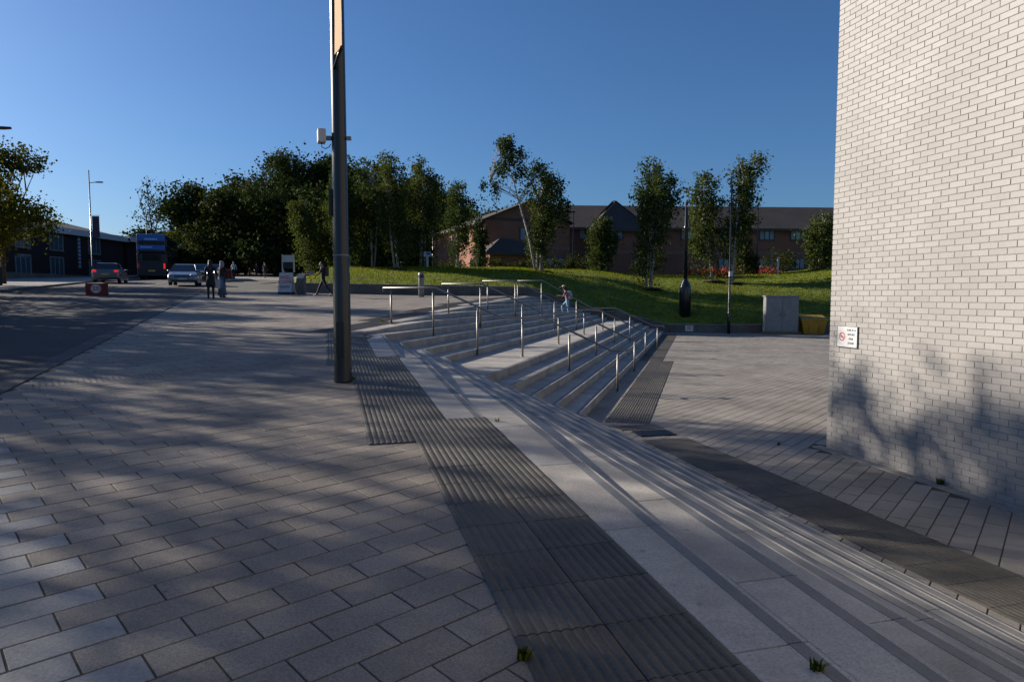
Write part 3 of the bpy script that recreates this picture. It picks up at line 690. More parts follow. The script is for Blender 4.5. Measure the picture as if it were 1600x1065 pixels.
r = thing('blue_sign_post', (-6.1, 49.5, G(-6.1, 49.5)), 'white post with a small blue and white sign on the grass', 'sign')
MB().box((0, 0, .4), (.14, .1, .95)).build('post', M_WHITE, r); MB().box((0, -.06, .95), (.5, .04, .34)).build('sign_plate', M_WHITE, r); MB().box((.07, -.083, .99), (.28, .01, .2)).build('blue_panel', mat('blue print', (.05, .10, .42), .5), r)
r = thing('marker_post', (20.73, 53.5, G(20.73, 53.5)), 'white marker post standing on the grass by the pink flower bed', 'post')
MB().box((0, 0, .55), (.14, .12, 1.3)).build('shaft', M_WHITE, r, bevel=.02); MB().prism([(-.08, -.07, 1.2), (.08, -.07, 1.2), (.08, .07, 1.2), (-.08, .07, 1.2)], [(-.03, -.03, 1.3), (.03, -.03, 1.3), (.03, .03, 1.3), (-.03, .03, 1.3)]).build('cap', M_GREYMETAL, r)
p = rd(26.7, 4.0); r = thing('speed_sign_box', (p[0], p[1], float(zu(*p))+.016), 'low red sign box with a white 20 speed roundel on the median', 'sign', rz=.35)
MB().box((0, 0, .28), (.9, .22, .54)).build('box', mat('dull red panel', (.16, .018, .016), .6, noise=5), r, bevel=.02)
V = [(-.02+.2*math.cos(i*.2618), -.116, .31+.2*math.sin(i*.2618)) for i in range(24)]; MB().add(V, [tuple(range(23, -1, -1))]).build('roundel', M_SIGNW, r)
ring(r, .2, .25, -.02, .31, -.117, M_RED, 'red_ring'); lettering(r, '20', .27, M_INK, -.02, .31, -.119, bold=.15)
# ------------------------------------------------------------------ trees
def crown_pts(r_, blobs, ncl, shell=.45):
    wts = np.array([b[6] if len(b) > 6 else b[3]*b[4]*b[5] for b in blobs]); wts = wts/wts.sum(); out = []
    for i in r_.choice(len(blobs), ncl, p=wts):
        b = blobs[i]; d = r_.normal(size=3); d /= np.linalg.norm(d); q = r_.uniform(shell, 1)**.6
        out.append((b[0]+d[0]*b[3]*q, b[1]+d[1]*b[4]*q, b[2]+d[2]*b[5]*q))
    return np.array(out)
def leaves(r_, cl, per, size, leaf, droop=0.0, flat_=1.0):
    n = len(cl)*per; c = np.repeat(cl, per, 0); sz = np.repeat(r_.uniform(.6, 1.35, len(cl)), per)[:, None]*size
    off = r_.normal(size=(n, 3))*sz*np.array([1, 1, .7*flat_]); p = c+off
    if droop:                                  # some clumps hang down as strands
        st_ = np.repeat(r_.uniform(size=len(cl)) < .55, per); e = r_.exponential(size=n)*droop; p[:, 2] -= np.where(st_, e*1.6, e*.4); p[:, :2] = np.where(st_[:, None], c[:, :2]+(p[:, :2]-c[:, :2])*.6, p[:, :2])
    a = r_.normal(size=(n, 3)); a[:, 2] -= .3+droop*.6; a /= np.linalg.norm(a, axis=1)[:, None]
    u = r_.normal(size=(n, 3)); u[:, 2] *= .6; b = np.cross(a, u); b /= np.linalg.norm(b, axis=1)[:, None]
    l = (leaf*r_.uniform(.45, 1.5, n)*np.repeat(r_.uniform(.8, 1.25, len(cl)), per))[:, None]; w = l*.38
    V = np.stack([p, p+a*l*.5+b*w, p+a*l, p+a*l*.5-b*w], 1).reshape(-1, 3)
    return V, np.arange(4*n).reshape(-1, 4)
def tree(name, loc, label, blobs, ncl, per, size, leaf, lmat, bmat, stems, seed, droop=0.0, group=None, nbr=14, cat='tree', shell=.45, tiers=None):
    r_ = np.random.default_rng(seed); root = thing(name, loc, label, cat, group)
    cl = crown_pts(r_, blobs, ncl, shell); V, F = leaves(r_, cl, per, size, leaf, droop)
    link('crown', np_mesh('crown', V, F, lmat), root)
    tb = MB()
    for path, r0, r1 in stems:
        k = len(path); rr = [r0+(r1-r0)*(i/(k-1))**.8 for i in range(k)]
        tb.tube(path, rr, 8)
    main = [np.array(p) for p in stems[0][0]]
    for i in r_.choice(len(cl), min(nbr, len(cl)), replace=False):
        c = cl[i]; st = stems[r_.integers(len(stems))][0]; best = None
        hz = max(st[0][2]+.25*(st[-1][2]-st[0][2]), c[2]-.6*math.hypot(c[0]-st[-1][0], c[1]-st[-1][1])-.4)
        zs = [q[2] for q in st]; x = float(np.interp(hz, zs, [q[0] for q in st])); y = float(np.interp(hz, zs, [q[1] for q in st])); hz = min(hz, zs[-1])
        mid = (x*.5+c[0]*.5+r_.normal()*.12, y*.5+c[1]*.5+r_.normal()*.12, hz*.42+c[2]*.58)
        b0 = max(.018, stems[0][1]*.32); tb.tube([(x, y, hz), mid, tuple(c)], [b0, b0*.6, b0*.22], 5, cap=False)
    tb.build('trunk', bmat, root, smooth=True)
    return root
M_BIRCHBARK = mat('white birch bark', (.38, .35, .31), .8, noise=9, amt=.2, speck=(7, .6, (.06, .05, .045)))
M_BARK = mat('dark bark', (.055, .043, .033), .9, noise=8, amt=.35, bump=.6, bscale=14)
L_BIRCH = leaf_mat('birch leaf', (.058, .084, .028), .4, .28, (1.15, 1.0, .8))
L_BIRCH2 = leaf_mat('darker birch leaf', (.044, .070, .025), .4, .28, (1.15, 1.0, .8))
L_WOOD = leaf_mat('woodland leaf', (.028, .046, .014), .35, .15, (1.15, 1.0, .8))
L_WOOD2 = leaf_mat('olive woodland leaf', (.040, .056, .016), .35, .18, (1.15, 1.0, .8))
L_MAPLE = leaf_mat('golden street tree leaf', (.075, .085, .02), .45, .35, (1.35, 1.0, .5))
L_BUSH = leaf_mat('shrub leaf', (.035, .052, .016), .4, .2)
gb = 'silver birches on the grass bank'
def birch(x, y, h, w, label, seed, lean=(0, 0), low=.25, stems=2, leafm=None, dens=1.0, group=gb, top_w=.5, z=None):
    z0 = (G(x, y) if z is None else z)-.05; r_ = random.Random(seed); bl = []
    for i in range(7):
        t = low+(1-low)*i/6.3; ww = w*(top_w+(1-top_w)*math.sin(math.pi*min(1, (1-t)/(1-low)*.9+.12)))*.62
        bl.append((lean[0]*t+r_.uniform(-.35, .35)*w*.6, lean[1]*t+r_.uniform(-.3, .3)*w*.6, h*t*.97, ww*r_.uniform(.6, 1), ww*r_.uniform(.6, 1), h*.085*r_.uniform(.9, 1.4)))
    st = []
    for j in range(stems):
        a = r_.uniform(0, 6.28) if j else 0; d = .16*j
        bx, by = d*math.cos(a), d*math.sin(a); kx, ky = r_.uniform(-.5, .5)*w*.35*(j > 0), r_.uniform(-.5, .5)*w*.35*(j > 0)
        st.append(([(bx, by, -.1), (bx+lean[0]*.3+kx*.4, by+lean[1]*.3+ky*.4, h*.3), (lean[0]*.65+kx, lean[1]*.65+ky, h*.65), (lean[0]+kx, lean[1]+ky, h*(.97 if j == 0 else .85))], .085, .015))
    MBk = tree('birch_tree', (x, y, z0), label, bl, int(165*dens), 46, .21, .145, leafm or L_BIRCH, M_BIRCHBARK, st, seed, droop=.45, group=group, nbr=42, shell=.15)
    m = MB(); m.lathe([(.9, .0), (.6, .09), (.1, .13)], (0, 0, .0), 14); m.build('mulch_ring', M_SOIL, MBk, smooth=True)
    return MBk
# central tall, open crowned birch leaning left, and its bushier companion
tree('birch_tree', (1.75, 50, G(1.75, 50)-.05), 'tall open birch leaning left with sparse top, centre of the grass bank',
     [(-2.2, 0, 9.2, .75, .7, .55, 1.2), (-1.6, .1, 8.3, .95, .8, .7, 1.5), (-3.3, 0, 6.2, .8, .6, .55, .7), (-1.0, 0, 7.3, .7, .6, .5, .8), (-2.4, 0, 7.4, .7, .6, .5, .9), (-.5, 0, 6, .5, .5, .6, .4)], 84, 42, .2, .145, L_BIRCH2, M_BIRCHBARK,
     [([(0, 0, -.1), (-.55, 0, 2.6), (-1.3, 0, 5.2), (-2.0, 0, 7.8), (-2.3, 0, 9.9)], .10, .015), ([(-1.4, 0, 5.4), (-2.5, 0, 5.9), (-3.4, 0, 6.4)], .03, .01)], 11, droop=.25, group=gb, nbr=34, shell=.15)
birch(2.1, 50.6, 8.0, 2.9, 'bushy birch with pale twin stems beside the tall leaning birch', 12, (.2, 0), .26, 3, dens=1.25)
birch(9.65, 48, 9.0, 3.1, 'full crowned birch with white stems in a mulch ring', 13, (.1, 0), .24, 3, L_BIRCH2, dens=1.45)
birch(16.1, 50, 9.2, 2.5, 'tall weeping birch behind the pale-boxed lamp post', 14, (.75, 0), .42, 2, dens=1.0, top_w=.8)
birch(14.7, 50.4, 7.9, 2.3, 'shorter weeping birch left of the tall weeping one', 15, (-.8, 0), .28, 2, dens=.95, top_w=.7)
for i, (x, y, h, w, ln) in enumerate(((-8.0, 48.2, 8.2, 2.6, -.6), (-10.3, 50.5, 8.0, 2.8, .2), (-6.9, 51.5, 7.9, 2.6, .3), (-11.6, 48.8, 6.8, 2.2, -.3))):
    birch(x, y, h, w, ('birch with crossing pale stems in front of the left birch group', 'tall birch in the middle of the left birch group', 'birch at the right end of the left birch group', 'lower birch just right of the foreground column')[i], 20+i, (ln, 0), .22, 3, (L_BIRCH, L_BIRCH2)[i % 2], 1.3, 'birches in the left group')
birch(-15.6, 53, 5.8, 2.5, 'small birch beside the white framed information board', 30, (-.3, 0), .18, 3, L_BIRCH, 1.1, 'birches in the left group')
birch(-13.6, 54, 6.2, 2.4, 'small birch left of the foreground column', 31, (.2, 0), .18, 3, L_BIRCH, 1.1, 'birches in the left group')
birch(-4.7, 60, 8.0, 2.3, 'slender birch before the left end of the lit brick building', 32, (.1, 0), .3, 2, L_BIRCH2, .8, z=1.95)
birch(-2.9, 58, 5.2, 1.6, 'thin young birch before the lit brick gable', 33, (.1, 0), .15, 2, L_BIRCH2, .5, z=1.95)
birch(7.3, 57, 4.6, 2.4, 'low dense birch between the middle lamp post and the full birch', 34, (0, 0), .12, 2, L_BIRCH2, 1.2)
birch(18.6, 55, 5.0, 2.3, 'dusky small birch right of the weeping pair', 35, (0, 0), .12, 2, L_BUSH, 1.0)
birch(24.3, 54, 4.6, 2.5, 'small birch against the edge of the cream brick wall', 36, (0, 0), .12, 2, L_BIRCH, 1.1)
# shrubs
def shrub(x, y, z, rx, h, label, seed, m=None, cat='shrub', n=46, leaf=.13):
    bl = [(0, 0, h*.5, rx, rx*.8, h*.5), (rx*.4, .2, h*.4, rx*.6, rx*.6, h*.4), (-rx*.45, -.1, h*.38, rx*.6, rx*.6, h*.38)]
    return tree('shrub', (x, y, z), label, bl, n, 40, .22, leaf, m or L_BUSH, M_BARK, [([(0, 0, -.1), (.03, 0, h*.3), (0, 0, h*.7)], .05, .02)], seed, group='shrubs before the brick buildings', nbr=8, cat=cat, shell=.3)
for i, (x, y, rx, h, lb) in enumerate(((-2.2, 61, 1.5, 1.9, 'rounded dark shrub at the foot of the lit gable'), (0.6, 60, 1.1, 1.5, 'light green shrub right of the brick porch'), (4.2, 59, 1.6, 1.6, 'broad shrub beneath the middle windows'), (6.6, 60, 1.8, 2.0, 'tall shrub behind the low dense birch'), (11.6, 58, 1.5, 2.2, 'dark shrub between the full birch and the camera column'), (-5.5, 62, 1.3, 1.6, 'shrub below the corner of the brick building'), (22.6, 58, 1.6, 2.0, 'shrub beneath the right-hand windows'))):
    shrub(x, y, 1.75, rx, h, lb, 40+i)
L_FLOWER = leaf_mat('pink flower', (.32, .07, .06), .4, .15, (1.2, 1.0, 1.0))
fl = thing('flower_bed', (17.6, 56.5, 1.5), 'low bed of pink flowers along the grass crest', 'flower bed')
r_ = np.random.default_rng(5); cl = np.stack([r_.uniform(-3.4, 4.2, 90), r_.uniform(-.6, .6, 90), r_.uniform(.1, .65, 90)], -1); V, F = leaves(r_, cl, 30, .17, .1); link('blossom', np_mesh('blossom', V, F, L_FLOWER), fl)
V, F = leaves(r_, cl-np.array([0, 0, .15]), 14, .2, .12); link('foliage', np_mesh('foliage', V, F, L_BUSH), fl)

# street trees along the far pavement; those beyond the left picture edge throw the dappled shade
def street_tree(x, y, h, w, label, seed, dens=1.0, leafm=None, z=None, shell=.35, low=.42):
    z0 = float(zu(x, y))+.1 if z is None else z; r_ = random.Random(seed); bl = []
    for i in range(11):
        a = r_.uniform(0, 6.28); t = r_.uniform(0, 1); rr = w*.62*math.sqrt(r_.uniform(.05, 1))*math.sin(math.pi*(.18+.72*t))
        bl.append((rr*math.cos(a), rr*math.sin(a), h*(low+(.96-low)*t), w*r_.uniform(.28, .45), w*r_.uniform(.28, .45), h*r_.uniform(.07, .12)))
    st = [([(0, 0, -.1), (.05, .03, h*.3), (.1, -.05, h*.6), (0, 0, h*.9)], .17, .03)]
    for j in range(4):
        a = j*1.57+r_.uniform(-.4, .4); st.append(([(.05, .03, h*.3), (w*.3*math.cos(a), w*.3*math.sin(a), h*.55), (w*.55*math.cos(a), w*.55*math.sin(a), h*.8)], .08, .02))
    return tree('street_tree', (x, y, z0), label, bl, int(85*dens), 64, .40, .17, leafm or L_MAPLE, M_BARK, st, seed, group='street trees on the far pavement', nbr=26, shell=shell)
p = rd(44, 12.6); street_tree(p[0], p[1], 9.4, 4.4, 'golden green street tree with open crown at the left picture edge', 50, 2.3, low=.24, leafm=leaf_mat('green gold leaf', (.052, .072, .018), .45, .3, (1.3, 1.0, .6)))
for s_, n_, h_, w_, dn, lb in ((9.7, 12.6, 11.3, 3.6, 1.3, 'street tree beyond the left picture edge, shading the foreground paving'),
                            (19.9, 12.6, 12.1, 3.9, 2.6, 'street tree beyond the left picture edge, shading the cream wall'),
                            (29.6, 12.4, 11.2, 3.3, 1.5, 'tall street tree beyond the left picture edge, next before the visible one'),
                            (3.4, 13.2, 10.8, 2.9, .8, 'street tree far outside the left picture edge, nearest the camera'),
                            (17.5, 13.6, 11.6, 3.3, 2.2, 'street tree beyond the left picture edge, shading the paving below the cream wall'),
                            (6.5, 12.4, 8.1, 3.0, 1.5, 'short street tree beyond the left picture edge, shading the pale corner pavers'),
                            (13.8, 12.8, 9.6, 3.3, 1.5, 'middling street tree beyond the left picture edge, shading the column foot'),
                            (24.4, 12.2, 7.2, 3.0, 1.5, 'low street tree beyond the left picture edge, shading the road, nearer one'),
                            (34.8, 12.0, 7.0, 3.0, 1.5, 'low street tree beyond the left picture edge, shading the road, middle one'),
                            (39.2, 12.4, 6.6, 2.6, 1.5, 'low street tree just beyond the left picture edge, next to the visible one')):
    p = rd(s_, n_); street_tree(p[0], p[1], h_, w_, lb, int(60+s_), dn, low=.2)
# trees up the road and the dark wood on the rise
def big_tree(x, y, z, h, w, label, seed, m, ncl=190, leaf=.36, low=.15, group='trees of the dark wood', per=80, size=.85):
    r_ = random.Random(seed); bl = []
    for i in range(9):
        t = r_.uniform(0, 1); a = r_.uniform(0, 6.28); rr = w*.6*math.sin(math.pi*(.2+.7*t))*r_.uniform(.3, 1)
        bl.append((rr*math.cos(a), rr*math.sin(a), h*(low+(.93-low)*t), w*r_.uniform(.35, .55), w*r_.uniform(.35, .55), h*r_.uniform(.09, .15)))
    return tree('broadleaf_tree', (x, y, z), label, bl, ncl, per, size, leaf, m, M_BARK, [([(0, 0, -.3), (.1, 0, h*.4), (0, 0, h*.85)], .32, .06)], seed, group=group, nbr=18, shell=.3)
W_ = [(-36, 108, 18.6, 7.5, 'tallest tree of the dark wood, left of the foreground column'), (-43.5, 108, 14.6, 6, 'left shoulder tree of the dark wood over the road end'), (-29, 112, 18.0, 7, 'dark tree of the wood directly behind the foreground column'), (-22.5, 110, 16.8, 6.5, 'dark tree of the wood right of the foreground column'),
      (-16.5, 109, 17.2, 6, 'dark round tree of the wood above the left birches'), (-10.5, 112, 15.4, 6, 'dark tree of the wood left of the lit roof'), (-4.5, 116, 14.6, 6, 'dark tree of the wood just above the lit roof'), (1.8, 118, 13.4, 6, 'dark tree of the wood behind the tall leaning birch'), (7.4, 120, 13.6, 5, 'last dark tree of the wood at its right end'),
      (-38.5, 92, 10.5, 5.2, 'olive tree at the end of the road'), (-31, 90, 12.5, 6, 'olive tree of the wood edge behind the small birches'), (-24, 88, 10.5, 5, 'lower tree of the wood edge left of the foreground column'), (-17.5, 88, 10, 5, 'lower tree of the wood edge behind the left birches'), (-10.5, 96, 10, 5, 'lower tree behind the lit brick building'), (-26, 101, 16.5, 6, 'broad dark tree of the wood close right of the foreground column'), (-19.5, 103, 15.8, 6, 'broad dark tree of the wood above the middle birch group'), (-13.5, 104, 14.8, 5.5, 'broad dark tree of the wood above the right birch of the group'), (-33, 102, 17.6, 6, 'broad dark tree of the wood close left of the foreground column'), (-40, 103, 14.8, 5.5, 'broad dark tree of the wood over the far white car')]
for i, (x, y, h, w, lb) in enumerate(W_): big_tree(x, y, min(3.4, float(zu(x, y)) if x < -14 else 2.0), h, w, lb, 80+i, L_WOOD if i % 3 else L_WOOD2)
U_ = [(-44.6, 95, 12.8, 4.6, 'dark bushy tree above the bus', L_WOOD), (-41.2, 98, 9.5, 4, 'low tree right of the bushy one over the bus', L_WOOD2), (-47.5, 101, 9, 3.6, 'low pale tree left of the bus roof', L_BIRCH), (-38, 118, 9, 5, 'low tree at the far road end', L_WOOD), (-45, 122, 9.5, 5.5, 'low tree beyond the far parked car', L_WOOD2), (-51.5, 118, 10, 5, 'low tree hidden behind the bus', L_WOOD), (-57, 110, 8, 4, 'low tree behind the white canopy', L_WOOD), (-34.5, 100, 8, 4.5, 'low dark tree beside the road end', L_WOOD)]
for i, (x, y, h, w, lb, m) in enumerate(U_): big_tree(x, y, 3.0, h, w, lb, 110+i, m, 120, .34, .06, 'trees up the road')
tree('bare_tree', (-51.8, 99, 3.0), 'thin half bare tree rising left of the bushy tree over the bus', [(0, 0, 11.5, 2.2, 2, 2.2), (1.2, 0, 9, 2, 2, 1.8), (-1, 0, 8, 1.6, 1.6, 1.8)], 60, 9, .5, .28, L_WOOD2, M_BARK,
     [([(0, 0, 0), (.1, 0, 5), (-.2, 0, 9), (-.6, 0, 13.6)], .16, .02), ([(.1, 0, 5), (1.2, 0, 8.5), (2.3, 0, 11)], .09, .02), ([(0, 0, 6), (-1.2, 0, 9), (-1.8, 0, 11.6)], .07, .02)], 130, group='trees up the road', nbr=50, shell=.1)
# closed mass of the wood further back
r_ = np.random.default_rng(9); cl = []
for x in np.arange(-70, 60, 1.6):
    top = float(np.interp(x, [-70, -46, -36, -20, -5, 10, 30, 60], [9, 12, 16.5, 15.5, 12.5, 9.6, 8.4, 8]))
    for _ in range(9): cl.append((x+r_.uniform(-1, 1), r_.uniform(124, 134), 2+top*r_.uniform(0, 1)**.7))
    for _ in range(5): cl.append((x+r_.uniform(-1, 1), r_.uniform(121, 125), r_.uniform(1.5, 6)))
V, F = leaves(r_, np.array(cl), 40, 1.1, .7); tag(link('woodland', np_mesh('woodland', V, F, L_WOOD)), 'dense dark woodland closing the view behind the buildings', 'woodland', kind='stuff')

# ------------------------------------------------------------------ buildings
M_RBRICK = mat('red brick wall', (.27, .105, .06), .85, noise=22, amt=.22, bump=.3, bscale=40, blotch=(.5, .25))
M_RBAND = mat('pale brick band', (.25, .13, .085), .85, noise=22, amt=.2)
M_ROOF = mat('brown concrete roof tile', (.06, .045, .037), .85, noise=9, amt=.35, bump=.5, bscale=9, blotch=(.4, .3))
M_FRAME = mat('dark window frame', (.03, .035, .035), .4); M_FASCIA = mat('dark brown fascia', (.05, .035, .025), .6)
M_GLASS = mat('window glass', (.06, .09, .12), .06, spec=1.0, noise=1.5, amt=.4); M_BLIND = mat('pale blind', (.26, .28, .30), .6)
def block(name, origin, d, L, W, z0, zeave, rise, label, wins, hip=False, over=.5, wallm=None, roofm=None, cat='building', band=True, fascia=None, group=None):
    """origin: front left corner seen from outside; d: direction of the front along its length; body lies to the left of d"""
    ang = math.atan2(d[1], d[0]); r = thing(name, (origin[0], origin[1], z0), label, cat, group, rz=ang); H = zeave-z0
    wallm = wallm or M_RBRICK; roofm = roofm or M_ROOF
    wb = MB().box((L/2, W/2, H/2-.5), (L, W, H+1))
    if not hip:
        for x in (0, L): wb.prism([(x-.001, .0, H), (x-.001, W/2, H+rise), (x-.001, W, H)], [(x+.001, 0, H), (x+.001, W/2, H+rise), (x+.001, W, H)])
    wb.build('wall', wallm, r)
    o = over; e = rise/(W/2); zz = H-e*o+.03; hx = W/2 if hip else -o
    A_, B_, C_, D_ = (-o, -o, zz), (L+o, -o, zz), (L+o, W+o, zz), (-o, W+o, zz); R1, R2 = (hx if hip else -o, W/2, H+rise+.03), (L-hx if hip else L+o, W/2, H+rise+.03)
    up = lambda p: (p[0], p[1], p[2]+.14)
    rf = MB(); V = [A_, B_, C_, D_, R1, R2]; V2 = [up(p) for p in V]
    rf.add(V+V2, [(6, 7, 11, 10), (8, 9, 10, 11), (1, 0, 4, 5), (3, 2, 5, 4), (0, 1, 7, 6), (2, 3, 9, 8), (1, 5, 11, 7), (5, 2, 8, 11), (3, 4, 10, 9), (4, 0, 6, 10)]+([(7, 8, 11), (9, 6, 10)] if hip else []))
    ro = rf.build('roof', roofm, r)
    fm = fascia or M_FASCIA
    MB().box((L/2, -o-.03, zz+.02), (L+2*o, .06, .26 if not fascia else .62)).build('fascia', fm, ro)
    if band: MB().box((L/2, -.012, H*.52), (L-.01, .03, .32)).box((-.012, W/2, H*.52), (.03, W-.01, .32)).build('brick_band', M_RBAND, r)
    for face, x, z, w, h, kind in wins:
        if face == 'f': P = lambda u, t, q: (x+u, -t, z+q); bx = lambda u, t, q, a, b, c: ((x+u, -t, z+q), (a, b, c))
        else: bx = lambda u, t, q, a, b, c: ((-t, x+u, z+q), (b, a, c))
        fr = MB(); fmat = M_GREYMETAL if kind == 'w' else M_FRAME
        for u, q, a, c in ((-w/2, 0, .09, h), (w/2, 0, .09, h), (0, h/2, w+.09, .09), (0, -h/2, w+.09, .09)): fr.box(*bx(u, .03, q, a, .12, c))
        for m in range(1, 3 if w > 1.3 else 2): fr.box(*bx(-w/2+w*m/(3 if w > 1.3 else 2), .03, 0, .06, .1, h-.1))
        f = fr.build('window', fmat, r); MB().box(*bx(0, .012, 0, w-.06, .03, h-.06)).build('pane', M_GLASS if kind != 'b' else M_BLIND, f)
        if kind == 'b':
            for m in range(3): MB().box(*bx(-w/3+w*m/3, .031, -.02, w/3-.14, .006, h*.8)).build('pane', M_GLASS if m == 1 else M_BLIND, f)
        MB().box(*bx(0, .06, -h/2-.08, w+.2, .18, .07)).build('sill', M_CONC, f)
    return r
d1 = np.array([.362, -.932])     # the lit long side, seen obliquely, runs towards its corner at the right
c1 = np.array([-2.6, 68.0]); L1 = 20
block('brick_house', c1-d1*L1, d1, L1, 9.0, 1.9, 7.45, 1.85, 'red brick two storey building with sunlit long side and tiled gable roof',
      [('f', L1-2.3, 4.3, 1.1, 1.35, 'd'), ('f', L1-6.2, 4.3, 1.1, 1.35, 'd'), ('f', L1-11, 4.3, 1.1, 1.35, 'd'), ('f', L1-4.2, 1.2, 1.2, 1.3, 'd'), ('f', L1-9, 1.2, 1.2, 1.3, 'd')])
dg = np.array([.932, .362])
block('brick_porch', c1+np.array([.5, -3.6]), dg, 4.6, 3.2, 1.9, 4.2, 1.1, 'single storey brick porch with hipped tile roof before the gable', [('l', 1.4, 1.2, .9, 1.0, 'd')], hip=True, band=False)
block('brick_wing', c1+dg*.2+np.array([0, .02]), dg, 9.0, .6, 1.9, 7.5, .05, 'shaded gable end of the brick building with a pale window row', [('f', 4.4, 4.25, 1.9, 1.3, 'b'), ('f', 7.4, 1.3, 1.8, 1.3, 'b')], over=.02, band=True)
df2 = np.array([34.0-2.0, 75.6-73.5]); df2 = df2/np.linalg.norm(df2)
xs_ = [3.2, 6.1, 9.0, 12.8, 17.2, 21.4, 25.9, 29.4, 33]
block('long_brick_block', (2.0, 73.5), df2, 40, 10, 1.6, 7.3, 2.75, 'long shaded red brick block with brown tiled roof behind the birches',
      [('f', x, 4.95, 1.65, 1.05, 'b') for x in xs_]+[('f', x, 1.85, 1.65, 1.1, 'b') for x in xs_[1::2]+[25.9]])
block('cross_gable_block', (8.6, 72.2), df2, 5.6, 6, 1.6, 7.2, 2.9, 'projecting hipped brick bay of the long block left of the full birch', [('f', 2.2, 4.9, 1.7, 1.1, 'b'), ('f', 4.6, 1.8, .7, 1.1, 'b')], hip=True)
# low dark building across the road
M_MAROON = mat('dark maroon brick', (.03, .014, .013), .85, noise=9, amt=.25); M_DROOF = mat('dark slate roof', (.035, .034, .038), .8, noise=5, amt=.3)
zb = 1.45
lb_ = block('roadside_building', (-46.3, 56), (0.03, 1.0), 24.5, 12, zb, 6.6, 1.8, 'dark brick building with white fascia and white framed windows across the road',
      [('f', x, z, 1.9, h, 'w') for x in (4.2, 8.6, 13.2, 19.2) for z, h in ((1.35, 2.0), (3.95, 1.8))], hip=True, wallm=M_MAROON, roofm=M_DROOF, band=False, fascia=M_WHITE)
MB().box((16.6, -.06, 3.0), (.5, .08, 3.4)).build('vertical_sign', mat('grey sign panel', (.10, .10, .12), .6), lb_)
for i in range(8): MB().box((16.6, -.11, 1.6+i*.4), (.3, .02, .22)).build('letter_panel', M_WHITE, lb_)
MB().box((12, -1.1, .25), (24, .5, .7)).build('low_wall', M_CONC, lb_)
lb2 = block('roadside_annexe', (-45.6, 81.5), (.03, 1.0), 14, 8, 1.8, 6.6, .4, 'low dark annexe with flat white canopy beyond the roadside building', [('f', 3, 1.6, 1.6, 2, 'd'), ('f', 8, 1.6, 1.6, 2, 'd')], wallm=M_MAROON, roofm=M_DROOF, band=False, fascia=M_WHITE, over=.9)

